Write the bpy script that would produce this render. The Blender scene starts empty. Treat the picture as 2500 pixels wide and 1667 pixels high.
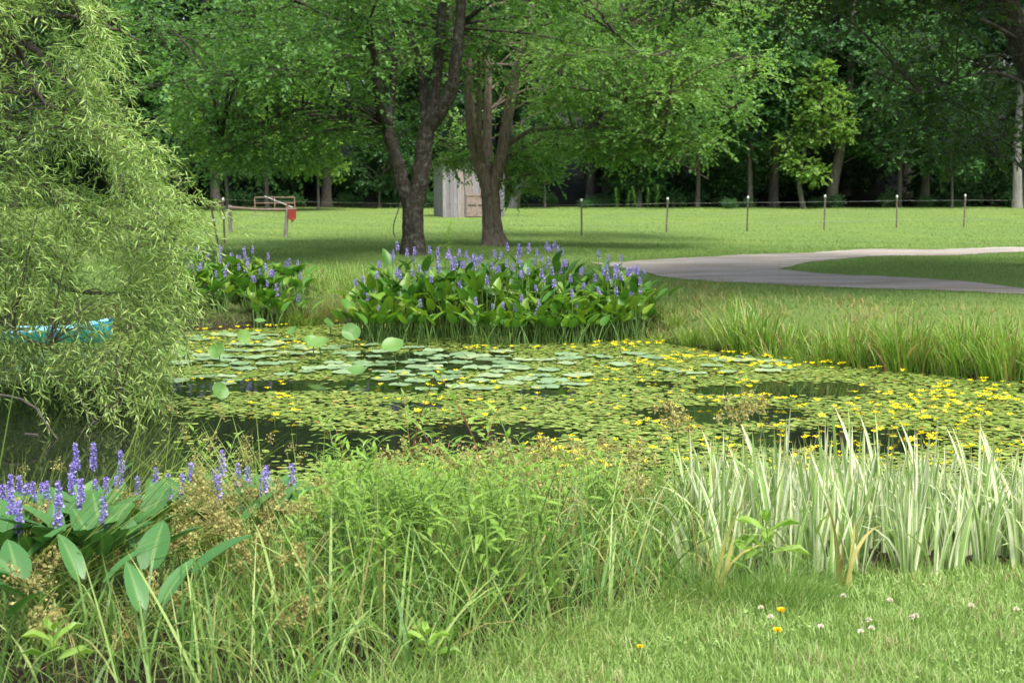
import bpy, math, random
import numpy as np
from mathutils import Vector
R = math.radians
rng = np.random.default_rng(11)
random.seed(5)
sc = bpy.context.scene
COL = sc.collection

# ------------------------------------------------------------------ camera
F = 3400.0; CAMZ = 1.65; PITCH = math.atan(383.5 / F)
cd = bpy.data.cameras.new("camera"); cam = bpy.data.objects.new("camera", cd); COL.objects.link(cam)
cam.location = (0, 0, CAMZ); cam.rotation_euler = (R(90) - PITCH, 0, 0)
cd.sensor_width = 36; cd.lens = 36 * F / 2500; cd.clip_start = .1; cd.clip_end = 2000
cd.dof.use_dof = True; cd.dof.focus_distance = 8.5; cd.dof.aperture_fstop = 5.6
sc.camera = cam

# ------------------------------------------------------------------ light
SUN_EL, SUN_PHI = 62, 28
w = bpy.data.worlds.new("World"); sc.world = w; w.use_nodes = True
nt = w.node_tree; bg = nt.nodes['Background']
sky = nt.nodes.new('ShaderNodeTexSky'); sky.sky_type = 'NISHITA'; sky.sun_disc = False
sky.sun_elevation = R(SUN_EL); sky.sun_rotation = R(180 - SUN_PHI); sky.dust_density = 4.0; sky.air_density = 1.0; sky.ozone_density = .6
hs = nt.nodes.new('ShaderNodeHueSaturation'); hs.inputs['Saturation'].default_value = .7; hs.inputs['Value'].default_value = 1.15   # thin bright cloud
nt.links.new(sky.outputs[0], hs.inputs['Color']); nt.links.new(hs.outputs[0], bg.inputs[0]); bg.inputs[1].default_value = 0.13
sd = bpy.data.lights.new("sun", 'SUN'); sun = bpy.data.objects.new("sun", sd); COL.objects.link(sun)
sd.energy = 2.45; sd.angle = R(16); sd.color = (1, .965, .90)
sun.rotation_euler = (R(90 - SUN_EL), 0, R(SUN_PHI))
sc.view_settings.view_transform = 'Standard'; sc.view_settings.look = 'None'; sc.view_settings.gamma = 1
sc.view_settings.exposure = 1.18
sc.cycles.max_bounces = 7; sc.cycles.diffuse_bounces = 3; sc.cycles.glossy_bounces = 3
sc.cycles.transmission_bounces = 5; sc.cycles.caustics_reflective = False; sc.cycles.caustics_refractive = False
sc.cycles.use_denoising = True
try: sc.cycles.denoiser = 'OPENIMAGEDENOISE'
except Exception: pass

# ------------------------------------------------------------------ helpers
def at(px, py, Y):
    sp, cp = math.sin(PITCH), math.cos(PITCH)
    u = (px - 1250) / F; v = (833.5 - py) / F
    dy = cp + v * sp; dz = -sp + v * cp
    s = Y / dy
    return np.array([u * s, Y, CAMZ + dz * s])
def onz(px, py, z):
    p = at(px, py, 1.0); s = (z - CAMZ) / (p[2] - CAMZ)
    return np.array([p[0] * s, s, z])
def px_of(P):
    P = np.asarray(P, float); sp, cp = math.sin(PITCH), math.cos(PITCH)
    x, y, z = P[..., 0], P[..., 1], P[..., 2] - CAMZ
    dep = y * cp - z * sp; up = y * sp + z * cp
    return 1250 + F * x / dep, 833.5 - F * up / dep

WZ = -0.5
def _w(px, py): p = onz(px, py, WZ); return (p[0], p[1])
POND = [(-30, 6.0), (-14, 6.4), (-4, 6.8), (-2.3, 7.2), (-.6, 7.9), (1, 7.8), (2, 7.5), (3.2, 7.3), (6, 7.1), (14, 6.8), (30, 7.5),
        (30, 10), (16, 11.5), (9, 13), _w(2500, 935), _w(2250, 912), _w(2000, 886), _w(1780, 862), (2.1, 18.8), (1.6, 20.3),
        (-.5, 21), (-2.4, 21.6), _w(700, 798), _w(430, 812), (-6.5, 20.3), (-9, 20.6), (-14, 18.5), (-30, 18)]
PA = np.array(POND); PB = np.roll(PA, -1, 0)
def shore(x, y):
    """signed distance to the shoreline, + on land"""
    x = np.asarray(x, float); y = np.asarray(y, float)
    d2 = np.full(x.shape, 1e9); ins = np.zeros(x.shape, bool)
    for a, b in zip(PA, PB):
        e = b - a; t = np.clip(((x - a[0]) * e[0] + (y - a[1]) * e[1]) / (e @ e), 0, 1)
        d2 = np.minimum(d2, (x - a[0] - t * e[0])**2 + (y - a[1] - t * e[1])**2)
        c = (a[1] > y) != (b[1] > y)
        with np.errstate(divide='ignore', invalid='ignore'):
            xi = a[0] + (y - a[1]) * e[0] / (e[1] if e[1] else 1e-9)
        ins ^= c & (x < xi)
    d = np.sqrt(d2)
    return np.where(ins, -d, d)
def sstep(t): t = np.clip(t, 0, 1); return t * t * (3 - 2 * t)
def height(x, y):
    x = np.asarray(x, float); y = np.asarray(y, float)
    s = shore(x, y)
    far = y > 10
    wd = np.where(far, np.interp(x, [-3, 0, 3, 6], [1.3, 1.3, 2.3, 2.8]), np.interp(x, [-4, 0, 1.5, 3], [2.4, 2.0, 1.5, 1.35]))
    land = -.5 + .5 * (1 - (1 - np.clip(s / wd, 0, 1))**2)
    bed = -.5 + np.maximum(s * .9, -1.1)
    z = np.where(s > 0, land, bed)
    z = z + np.where(s > .2, .02 * np.sin(x * 1.3 + y * .7) * np.cos(y * .9 - x * .4), 0) * sstep(s / 2)
    z = z + np.clip(y - 42, 0, 33) * .0133 + np.clip(y - 80, 0, 90) * .13
    z = z + np.clip(np.abs(x) - 60, 0, 60) * .3 * (y > 42)
    return z
def hz(x, y): return float(height(np.array([x]), np.array([y]))[0])
_T = np.concatenate([np.arange(4, 26, .02), np.arange(26, 110, .1)])
def ong(px, py):
    """where the camera ray of a pixel meets the ground (or the water)"""
    d = at(px, py, 1.0) - [0, 0, CAMZ]; P = d[None] * _T[:, None] + [0, 0, CAMZ]
    g = np.maximum(height(P[:, 0], P[:, 1]), WZ); k = np.nonzero(P[:, 2] <= g)[0]; k = k[0] if len(k) else -1
    return np.array([P[k, 0], P[k, 1], hz(P[k, 0], P[k, 1])])

class MB:
    """collects numpy geometry, builds ONE mesh; attribute lc = (across, along, tint)"""
    def __init__(s): s.V = []; s.L = []; s.T = []; s.C = []; s.n = 0; s.M = []
    def add(s, V, Fc, lc=None, mi=0):
        V = np.asarray(V, float).reshape(-1, 3); Fc = np.asarray(Fc, np.int64)
        if lc is None: lc = np.tile([0., .5, rng.random()], (len(V), 1))
        s.V.append(V); s.C.append(np.asarray(lc, float).reshape(-1, 3))
        s.L.append((Fc + s.n).ravel()); s.T.append(np.full(len(Fc), Fc.shape[1])); s.M.append(np.full(len(Fc), mi)); s.n += len(V)
        return s
    def scatter(s, tmpl, Rm, P, tint):
        """template (V,F,C) placed N times: Rm (N,3,3) incl. scale, P (N,3)"""
        V0, F0, C0 = tmpl; N = len(P); k = len(V0)
        V = np.einsum('nij,kj->nki', Rm, V0) + P[:, None, :]
        C = np.repeat(C0[None], N, 0); C[:, :, 2] = tint[:, None]
        Fc = (F0[None] + (np.arange(N) * k)[:, None, None]).reshape(-1, F0.shape[1])
        return s.add(V.reshape(-1, 3), Fc, C.reshape(-1, 3))
    def mesh(s, name, mats, smooth=False):
        V = np.concatenate(s.V); L = np.concatenate(s.L); T = np.concatenate(s.T); C = np.concatenate(s.C); M = np.concatenate(s.M)
        me = bpy.data.meshes.new(name)
        me.vertices.add(len(V)); me.vertices.foreach_set('co', V.astype(np.float32).ravel())
        me.loops.add(len(L)); me.loops.foreach_set('vertex_index', L.astype(np.int32))
        me.polygons.add(len(T)); st = np.concatenate([[0], np.cumsum(T)[:-1]])
        me.polygons.foreach_set('loop_start', st.astype(np.int32)); me.polygons.foreach_set('loop_total', T.astype(np.int32))
        if not isinstance(mats, (list, tuple)): mats = [mats]
        for m in mats: me.materials.append(m)
        me.polygons.foreach_set('material_index', M.astype(np.int32))
        me.polygons.foreach_set('use_smooth', np.full(len(T), smooth))
        a = me.attributes.new('lc', 'FLOAT_VECTOR', 'POINT'); a.data.foreach_set('vector', C.astype(np.float32).ravel())
        me.update(calc_edges=True)
        return me
    def build(s, name, mats, parent=None, smooth=False, **tg):
        return put(name, s.mesh(name, mats, smooth), parent, **tg)

def put(name, me, parent=None, loc=None, rz=0, sc_=None, **tg):
    o = bpy.data.objects.new(name, me); COL.objects.link(o)
    if parent is not None: o.parent = parent
    if loc is not None: o.location = Vector([float(v) for v in loc])
    if rz: o.rotation_euler = (0, 0, rz)
    if sc_: o.scale = (sc_,) * 3
    for k, v in tg.items(): o[k] = v
    return o
def thing(name, label, cat, loc=(0, 0, 0), rz=0, group=None, sc_=None):
    o = put(name, None, None, loc, rz, sc_, label=label, category=cat)
    if group: o['group'] = group
    return o
def nrm(a): return a / np.maximum(np.linalg.norm(a, axis=-1, keepdims=True), 1e-9)
def tube(mb, pts, rad, ns=8, rough=0., tint=.5, cap=True, mi=0, freq=3.):
    pts = np.asarray(pts, float); rad = np.broadcast_to(np.asarray(rad, float), (len(pts),))
    T = nrm(np.gradient(pts, axis=0)); up = np.array([0, 1., 0]) if abs(T[0][2]) > .7 else np.array([0, 0, 1.])
    A = nrm(np.cross(T, up)); B = np.cross(T, A)
    ang = np.linspace(0, 2 * np.pi, ns, endpoint=False)
    rr = rad[:, None] * np.ones(ns)
    if rough:
        ph = rng.random(4) * 6
        rr = rr * (1 + rough * (np.sin(ang * 3 + ph[0] + np.arange(len(pts))[:, None] * .35) + .6 * np.sin(ang * 5 + ph[1] - np.arange(len(pts))[:, None] * .5)) + rough * .5 * rng.normal(size=rr.shape))
    V = pts[:, None] + rr[..., None] * (np.cos(ang)[None, :, None] * A[:, None] + np.sin(ang)[None, :, None] * B[:, None])
    n = len(pts); i, j = np.meshgrid(np.arange(n - 1), np.arange(ns), indexing='ij'); j2 = (j + 1) % ns
    Fc = np.stack([i * ns + j, i * ns + j2, (i + 1) * ns + j2, (i + 1) * ns + j], -1).reshape(-1, 4)
    C = np.zeros((n, ns, 3)); C[..., 0] = ang / 3.14 - 1; C[..., 1] = np.linspace(0, 1, n)[:, None]; C[..., 2] = tint
    mb.add(V.reshape(-1, 3), Fc, C.reshape(-1, 3), mi)
    if cap:
        for e in (0, n - 1):
            mb.add(V[e], [list(range(ns))], C[e], mi)
def smooth_path(pts, m):
    """Catmull-Rom through the points"""
    P = np.asarray(pts, float)
    if len(P) < 3: return np.array([P[0] + (P[-1] - P[0]) * t for t in np.linspace(0, 1, m)])
    Q = np.vstack([2 * P[0] - P[1], P, 2 * P[-1] - P[-2]]); out = []
    for u in np.linspace(0, len(P) - 1 - 1e-6, m):
        i = int(u); t = u - i; a, b, c, d = Q[i], Q[i + 1], Q[i + 2], Q[i + 3]
        out.append(.5 * ((2 * b) + (c - a) * t + (2 * a - 5 * b + 4 * c - d) * t * t + (3 * b - a - 3 * c + d) * t**3))
    return np.array(out)
def sticks(mb, P0, P1, r, tint=.5):
    """thin 3-sided twigs, vectorised"""
    P0 = np.asarray(P0, float); P1 = np.asarray(P1, float); N = len(P0)
    D = nrm(P1 - P0); A = nrm(np.cross(D, np.array([.3, .2, 1.]))); B = np.cross(D, A); r = np.broadcast_to(r, (N,))[:, None]
    V = []
    for k in range(3):
        o = (math.cos(k * 2.094) * A + math.sin(k * 2.094) * B)
        V += [P0 + o * r, P1 + o * r * .5]
    V = np.stack(V, 1); Fl = np.array([[0, 2, 3, 1], [2, 4, 5, 3], [4, 0, 1, 5]])
    Fc = (Fl[None] + (np.arange(N) * 6)[:, None, None]).reshape(-1, 4)
    C = np.tile([0, .5, tint], (N * 6, 1)); mb.add(V.reshape(-1, 3), Fc, C)
def box(mb, c, s, mi=0, tint=None, rz=0):
    V = np.array([[x, y, z] for x in (-.5, .5) for y in (-.5, .5) for z in (-.5, .5)]) * s
    if rz: V = V @ np.array([[math.cos(rz), math.sin(rz), 0], [-math.sin(rz), math.cos(rz), 0], [0, 0, 1]])
    V = V + np.asarray(c, float)
    Fc = [[0, 1, 3, 2], [4, 6, 7, 5], [0, 4, 5, 1], [2, 3, 7, 6], [0, 2, 6, 4], [1, 5, 7, 3]]
    t = rng.random() if tint is None else tint
    mb.add(V, Fc, np.tile([0, .5, t], (8, 1)), mi)
def blades(mb, base, h, w, az, lean, curve, nseg=3, tint=None, twist=None, prof=.6, mi=0):
    """N curved tapering grass blades"""
    N = len(base); bc = lambda a: np.broadcast_to(np.asarray(a, float), (N,))
    h, w, az, lean, curve = map(bc, (h, w, az, lean, curve))
    tint = rng.random(N) if tint is None else bc(tint)
    tw = az + np.pi / 2 + (rng.normal(size=N) * .7 if twist is None else bc(twist))
    D = np.stack([np.cos(az), np.sin(az), 0 * az], 1); Wd = np.stack([np.cos(tw), np.sin(tw), 0 * az], 1)
    p = np.array(base, float); rows = []; ts = np.linspace(0, 1, nseg + 1)
    for i, t in enumerate(ts):
        if i:
            a = lean + curve * ((ts[i] + ts[i - 1]) / 2)**1.5
            p = p + (D * np.sin(a)[:, None] + np.array([0, 0, 1.]) * np.cos(a)[:, None]) * (h / nseg)[:, None]
        ww = w * (1 - t**2.2)**prof if prof < 5 else w
        if i < nseg:
            rows += [p - Wd * (ww / 2)[:, None], p + Wd * (ww / 2)[:, None]]
        else: rows += [p]
    V = np.stack(rows, 1); k = V.shape[1]
    Fq = np.array([[2 * i, 2 * i + 1, 2 * i + 3, 2 * i + 2] for i in range(nseg - 1)]).reshape(-1, 4)
    C0 = np.zeros((k, 3)); C0[0:2 * nseg:2, 0] = -1; C0[1:2 * nseg:2, 0] = 1
    C0[:2 * nseg, 1] = np.repeat(ts[:-1], 2); C0[-1, 1] = 1
    C = np.repeat(C0[None], N, 0); C[:, :, 2] = tint[:, None]
    off = (np.arange(N) * k)[:, None, None]
    base_n = mb.n
    mb.add(V.reshape(-1, 3), (Fq[None] + off).reshape(-1, 4) if nseg > 1 else np.zeros((0, 4), int), C.reshape(-1, 3), mi)
    Ft = (np.array([[2 * nseg - 2, 2 * nseg - 1, 2 * nseg]])[None] + off).reshape(-1, 3) + base_n
    mb.L.append(Ft.ravel()); mb.T.append(np.full(N, 3)); mb.M.append(np.full(N, mi))
    return p
# leaf templates: along +y, across x, face normal z
def tmpl_lance(w=.14, bend=.25):
    V = np.array([[0, 0, 0], [-w, .35, .02], [0, .4, -.02], [w, .35, .02], [-w * .6, .72, -bend * .35], [w * .6, .72, -bend * .35], [0, 1, -bend]])
    Fc = np.array([[0, 2, 1, 1], [0, 3, 2, 2]])
    C = np.array([[0, 0, 0], [-1, .35, 0], [0, .4, 0], [1, .35, 0], [-1, .7, 0], [1, .7, 0], [0, 1, 0]])
    Fc = np.array([[0, 3, 2], [0, 2, 1], [1, 2, 4], [2, 5, 4], [2, 3, 5], [4, 5, 6]]); return V, Fc, C
def tmpl_oval(w=.36, bend=.12):
    V = np.array([[0, 0, 0], [-w, .4, .06], [-w * .7, .78, .03], [0, 1, -bend], [w * .7, .78, .03], [w, .4, .06], [0, .45, -.03]])
    Fc = np.array([[0, 6, 1], [1, 6, 2], [2, 6, 3], [6, 4, 3], [6, 5, 4], [0, 5, 6]])
    C = np.zeros((7, 3)); C[:, 0] = [0, -1, -1, 0, 1, 1, 0]; C[:, 1] = V[:, 1]; return V, Fc, C
def tmpl_maple():
    V = np.array([[0, 0, 0], [-.16, .12, 0], [-.5, .38, .03], [-.2, .46, .0], [-.26, .78, .02], [0, 1.02, -.1], [.26, .78, .02], [.2, .46, .0], [.5, .38, .03], [.16, .12, 0], [0, .42, -.04]])
    ring = list(range(10)); Fc = np.array([[10, ring[i], ring[(i + 1) % 10]] for i in range(10)])[:, ::-1]
    C = np.zeros((11, 3)); C[:, 0] = V[:, 0] * 2; C[:, 1] = V[:, 1]; return V, Fc, C
def tmpl_kite(w=.42):
    V = np.array([[0, 0, 0], [-w, .5, .08], [0, 1, -.08], [w, .5, .08]]); C = np.array([[0, 0, 0], [-1, .5, 0], [0, 1, 0], [1, .5, 0.]])
    return V, np.array([[0, 3, 2, 1]]), C
def orient(axis, normal, size):
    axis = nrm(axis); X = nrm(np.cross(axis, normal)); Z = np.cross(X, axis)
    return np.stack([X, axis, Z], -1) * np.asarray(size)[:, None, None]
def twigs(mb, P, D, L, nl, size, tmpl, flat=.6, droop=.15, tint=None, wood=None, wr=.004, spread=1.):
    N = len(P); L = np.broadcast_to(L, (N,))
    S = nrm(np.cross(D, np.array([0, 0, 1.]) + .35 * rng.normal(size=(N, 3))))
    tb = rng.random(N) if tint is None else tint
    for j in range(nl):
        t = (j + .6) / nl
        pos = P + D * (L * t)[:, None]; pos[:, 2] -= L * t * t * droop
        ax = D * (.5 + .6 * t) + S * ((-1)**j * spread * (1.1 - .6 * t)) + .35 * rng.normal(size=(N, 3)); ax[:, 2] -= droop
        nr = np.array([0, 0, 1.]) * flat + (1 - flat) * rng.normal(size=(N, 3)) + .12 * D
        mb.scatter(tmpl, orient(ax, nr, size * (.65 + .6 * rng.random(N))), pos, np.clip(.65 * tb + .35 * rng.random(N), 0, 1))
    if wood is not None:
        E = P + D * L[:, None]; E[:, 2] -= L * droop
        sticks(wood, P, E, wr)
def in_clumps(C, n):
    """n points per clump inside flattened ellipsoids, outward directions"""
    C = np.asarray(C, float); C = np.repeat(C, n, 0) if np.isscalar(n) else np.repeat(C, n, 0)
    U = nrm(rng.normal(size=(len(C), 3))); rad = rng.random(len(C))**.42
    P = C[:, :3] + U * C[:, 3:6] * rad[:, None]
    D = nrm(U * [1, 1, .45] + .45 * rng.normal(size=U.shape) + [0, 0, .05])
    return P, D, C

# ------------------------------------------------------------------ materials
def newmat(name):
    m = bpy.data.materials.new(name); m.use_nodes = True; n = m.node_tree.nodes; return m, m.node_tree, n, n['Principled BSDF']
def ramp(nt, fac, stops):
    r = nt.nodes.new('ShaderNodeValToRGB'); e = r.color_ramp.elements
    while len(e) < len(stops): e.new(.5)
    for k, (p, c) in enumerate(stops): e[k].position = p; e[k].color = (*c, 1)
    nt.links.new(fac, r.inputs[0]); return r.outputs[0]
def mix(nt, f, a, b, mode='MIX'):
    m = nt.nodes.new('ShaderNodeMix'); m.data_type = 'RGBA'; m.blend_type = mode
    for s, v in ((m.inputs[0], f), (m.inputs[6], a), (m.inputs[7], b)):
        if hasattr(v, 'links'): nt.links.new(v, s)
        else: s.default_value = v if not isinstance(v, tuple) else (*v, 1)
    return m.outputs[2]
def noise(nt, scale, vec=None, detail=4, rough=.6):
    t = nt.nodes.new('ShaderNodeTexNoise'); t.inputs['Scale'].default_value = scale; t.inputs['Detail'].default_value = detail; t.inputs['Roughness'].default_value = rough
    if vec is not None: nt.links.new(vec, t.inputs['Vector'])
    return t.outputs[0]
def coords(nt, scale=(1, 1, 1), out='Object'):
    tc = nt.nodes.new('ShaderNodeTexCoord'); mp = nt.nodes.new('ShaderNodeMapping'); mp.inputs['Scale'].default_value = scale
    nt.links.new(tc.outputs[out], mp.inputs[0]); return mp.outputs[0]
def math_(nt, op, a, b=0.):
    m = nt.nodes.new('ShaderNodeMath'); m.operation = op
    for s, v in zip(m.inputs, (a, b)):
        if hasattr(v, 'links'): nt.links.new(v, s)
        else: s.default_value = v
    return m.outputs[0]
def lcattr(nt):
    a = nt.nodes.new('ShaderNodeAttribute'); a.attribute_name = 'lc'; s = nt.nodes.new('ShaderNodeSeparateXYZ'); nt.links.new(a.outputs['Vector'], s.inputs[0]); return s.outputs
def bump(nt, bs, h, strength=.4, dist=.02):
    b = nt.nodes.new('ShaderNodeBump'); b.inputs['Strength'].default_value = strength; b.inputs['Distance'].default_value = dist
    nt.links.new(h, b.inputs['Height']); nt.links.new(b.outputs[0], bs.inputs['Normal'])
def objrand(nt): return nt.nodes.new('ShaderNodeObjectInfo').outputs['Random']
def leafmat(name, stops, trans=.35, rough=.5, spec=.35, vein=0., patch=None, objvar=0.):
    m, nt, n, bs = newmat(name); x, y, t = lcattr(nt)
    c = ramp(nt, t, stops)
    if patch: c = mix(nt, ramp(nt, noise(nt, patch[0], coords(nt, out='Object')), [(.4, (0, 0, 0)), (.65, (1, 1, 1))]), c, patch[1], 'MULTIPLY')
    if vein:
        ab = math_(nt, 'ABSOLUTE', x); v = math_(nt, 'LESS_THAN', ab, .12)
        c = mix(nt, math_(nt, 'MULTIPLY', v, vein), c, (.25, .34, .12))
    if objvar:
        c = mix(nt, math_(nt, 'MULTIPLY', objrand(nt), objvar), c, (1.0, 1.35, .55), 'MULTIPLY')
    nt.links.new(c, bs.inputs['Base Color']); bs.inputs['Roughness'].default_value = rough; bs.inputs['Specular IOR Level'].default_value = spec
    tr = nt.nodes.new('ShaderNodeBsdfTranslucent'); tc = mix(nt, 1., c, (1.3, 1.4, .75), 'MULTIPLY'); nt.links.new(tc, tr.inputs[0])
    ms = nt.nodes.new('ShaderNodeMixShader'); ms.inputs[0].default_value = trans
    nt.links.new(bs.outputs[0], ms.inputs[1]); nt.links.new(tr.outputs[0], ms.inputs[2]); nt.links.new(ms.outputs[0], n['Material Output'].inputs[0])
    return m
def barkmat(name, a, b, lich=(.3, .31, .27), la=.25, scale=1.):
    m, nt, n, bs = newmat(name); co = coords(nt, (6 * scale, 6 * scale, 1.1 * scale))
    f = noise(nt, 3.2, co, 8, .7); c = ramp(nt, f, [(.3, a), (.62, b)])
    l = ramp(nt, noise(nt, 9 * scale, coords(nt), 6, .7), [(.6 - la * .3, (0, 0, 0)), (.68, (1, 1, 1))])
    c = mix(nt, math_(nt, 'MULTIPLY', l, la), c, lich)
    nt.links.new(c, bs.inputs['Base Color']); bs.inputs['Roughness'].default_value = .9; bs.inputs['Specular IOR Level'].default_value = .15
    bump(nt, bs, f, 1., .05); return m
def plainmat(name, c1, c2=None, rough=.6, scale=8, metal=0, spec=.4, bmp=.0):
    m, nt, n, bs = newmat(name); c2 = c2 or tuple(v * .7 for v in c1)
    f = noise(nt, scale, coords(nt), 5)
    nt.links.new(ramp(nt, f, [(.35, c2), (.65, c1)]), bs.inputs['Base Color']); bs.inputs['Roughness'].default_value = rough; bs.inputs['Metallic'].default_value = metal; bs.inputs['Specular IOR Level'].default_value = spec
    if bmp: bump(nt, bs, f, bmp, .01)
    return m
G = {}
G['maple'] = leafmat('shaded_maple_leaf', [(0, (.05, .13, .034)), (.55, (.10, .225, .052)), (1, (.20, .35, .085))], .42, .5, objvar=.0)  # darker than the right maple's leaves: crown shade put into the colour
G['maple2'] = leafmat('lawn_maple_leaf', [(0, (.115, .235, .062)), (.5, (.19, .36, .088)), (1, (.32, .49, .14))], .45, .5)
G['dark'] = leafmat('shade_tree_leaf', [(0, (.03, .075, .016)), (.6, (.05, .11, .02)), (1, (.08, .15, .03))], .35, .45)
G['forest'] = leafmat('forest_leaf', [(0, (.024, .07, .026)), (.55, (.042, .11, .036)), (1, (.085, .18, .05))], .32, .5, objvar=.35)  # albedo lowered, so part of the wood's shade sits in this colour
G['bright'] = leafmat('young_leaf', [(0, (.10, .20, .035)), (.5, (.16, .29, .05)), (1, (.25, .38, .08))], .4, .5)
G['willow'] = leafmat('willow_leaf', [(0, (.11, .21, .05)), (.5, (.23, .37, .085)), (.9, (.40, .50, .15)), (.93, (.42, .50, .15)), (.97, (.40, .26, .05)), (1, (.35, .22, .04))], .36, .4, .5)
G['pickerel'] = leafmat('pickerelweed_leaf', [(0, (.04, .12, .02)), (.6, (.07, .185, .025)), (.85, (.13, .25, .025)), (1, (.17, .26, .03))], .3, .42, .35)
G['pickerel_near'] = leafmat('near_pickerelweed_leaf', [(0, (.04, .125, .03)), (.6, (.075, .19, .045)), (1, (.13, .26, .04))], .16, .4, .4, vein=.25)
G['grass'] = leafmat('tall_grass_blade', [(0, (.07, .17, .04)), (.5, (.18, .30, .062)), (.84, (.36, .47, .16)), (.93, (.32, .31, .12)), (1, (.36, .27, .13))], .35, .45)
G['lawnblade'] = leafmat('lawn_blade', [(0, (.14, .25, .05)), (.55, (.25, .38, .10)), (.86, (.36, .46, .18)), (.94, (.40, .36, .2)), (1, (.36, .26, .15))], .35, .5)
G['farblade'] = leafmat('far_lawn_blade', [(0, (.09, .17, .04)), (.6, (.145, .245, .06)), (1, (.23, .32, .10))], .3, .5)
G['sedge'] = leafmat('sedge_blade', [(0, (.11, .21, .03)), (.5, (.19, .32, .05)), (.82, (.28, .40, .08)), (.9, (.33, .30, .12)), (1, (.32, .19, .10))], .35, .45)
G['thatch'] = leafmat('bank_grass_blade', [(0, (.11, .20, .035)), (.45, (.19, .27, .06)), (.72, (.32, .29, .11)), (1, (.30, .18, .09))], .3, .6)
G['weed'] = leafmat('weed_leaf', [(0, (.11, .22, .03)), (.5, (.19, .33, .05)), (1, (.30, .44, .09))], .38, .45, vein=.3)
G['reed'] = leafmat('wool_grass_leaf', [(0, (.10, .18, .03)), (.5, (.18, .27, .05)), (1, (.28, .33, .10))], .3, .45)
G['seed'] = leafmat('seed_head', [(0, (.17, .14, .045)), (.5, (.29, .26, .09)), (1, (.42, .40, .16))], .2, .7, .2)
G['pad'] = leafmat('floating_heart_pad', [(0, (.12, .20, .035)), (.5, (.22, .32, .06)), (.9, (.33, .41, .10)), (.965, (.36, .34, .09)), (1, (.42, .25, .07))], .12, .35, .5)
G['lily'] = leafmat('lily_pad', [(0, (.17, .27, .13)), (.6, (.24, .36, .19)), (1, (.33, .42, .22))], .1, .28, .6)
G['lotus'] = leafmat('lotus_leaf', [(0, (.10, .23, .06)), (.6, (.16, .31, .08)), (1, (.25, .36, .08))], .4, .45, .4, vein=.45)
G['yellow'] = leafmat('yellow_petal', [(0, (.80, .60, .01)), (1, (.95, .78, .02))], .25, .5, .3)
G['purple'] = leafmat('purple_petal', [(0, (.18, .14, .46)), (.5, (.35, .28, .74)), (1, (.56, .48, .88))], .25, .55, .3)
G['redstem'] = plainmat('red_stem', (.38, .10, .10), (.25, .16, .06), .5, 30)
G['stem'] = plainmat('green_stem', (.12, .22, .05), (.08, .15, .03), .5, 30)
G['clover'] = leafmat('clover_petal', [(0, (.6, .5, .42)), (1, (.8, .76, .68))], .2, .6)
def irismat():
    m, nt, n, bs = newmat('variegated_iris_leaf'); x, y, t = lcattr(nt)
    g = ramp(nt, t, [(0, (.13, .27, .04)), (.6, (.22, .40, .07)), (.9, (.34, .50, .10)), (.95, (.42, .38, .12)), (1, (.36, .26, .10))])
    thr = math_(nt, 'SUBTRACT', math_(nt, 'MULTIPLY', math_(nt, 'FRACT', math_(nt, 'MULTIPLY', t, 7.3)), 1.85), .74)
    s = math_(nt, 'GREATER_THAN', x, thr)
    st = math_(nt, 'GREATER_THAN', math_(nt, 'SINE', math_(nt, 'MULTIPLY', x, 14.)), .82)
    s = math_(nt, 'MAXIMUM', s, math_(nt, 'MULTIPLY', st, .7))
    s = math_(nt, 'MULTIPLY', s, math_(nt, 'LESS_THAN', t, .9))
    c = mix(nt, math_(nt, 'MULTIPLY', s, .90), g, (.76, .79, .54))
    c = mix(nt, ramp(nt, y, [(.86, (0, 0, 0)), (.99, (.8, .8, .8))]), c, (.38, .33, .12))
    nt.links.new(c, bs.inputs['Base Color']); bs.inputs['Roughness'].default_value = .42
    tr = nt.nodes.new('ShaderNodeBsdfTranslucent'); nt.links.new(c, tr.inputs[0])
    ms = nt.nodes.new('ShaderNodeMixShader'); ms.inputs[0].default_value = .3
    nt.links.new(bs.outputs[0], ms.inputs[1]); nt.links.new(tr.outputs[0], ms.inputs[2]); nt.links.new(ms.outputs[0], n['Material Output'].inputs[0]); return m
G['iris'] = irismat()
G['bark1'] = barkmat('dark_maple_bark', (.016, .014, .011), (.065, .056, .045), la=.35)
G['bark2'] = barkmat('brown_maple_bark', (.05, .038, .03), (.23, .18, .145), la=.35)
G['barkf'] = barkmat('forest_bark', (.04, .036, .03), (.13, .12, .10), la=.2, scale=.7)
G['barkp'] = barkmat('pale_bark', (.13, .125, .115), (.29, .275, .25), la=.2, scale=.6)
G['barkw'] = barkmat('willow_bark', (.045, .035, .028), (.15, .12, .10), la=.5, scale=5)

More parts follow.
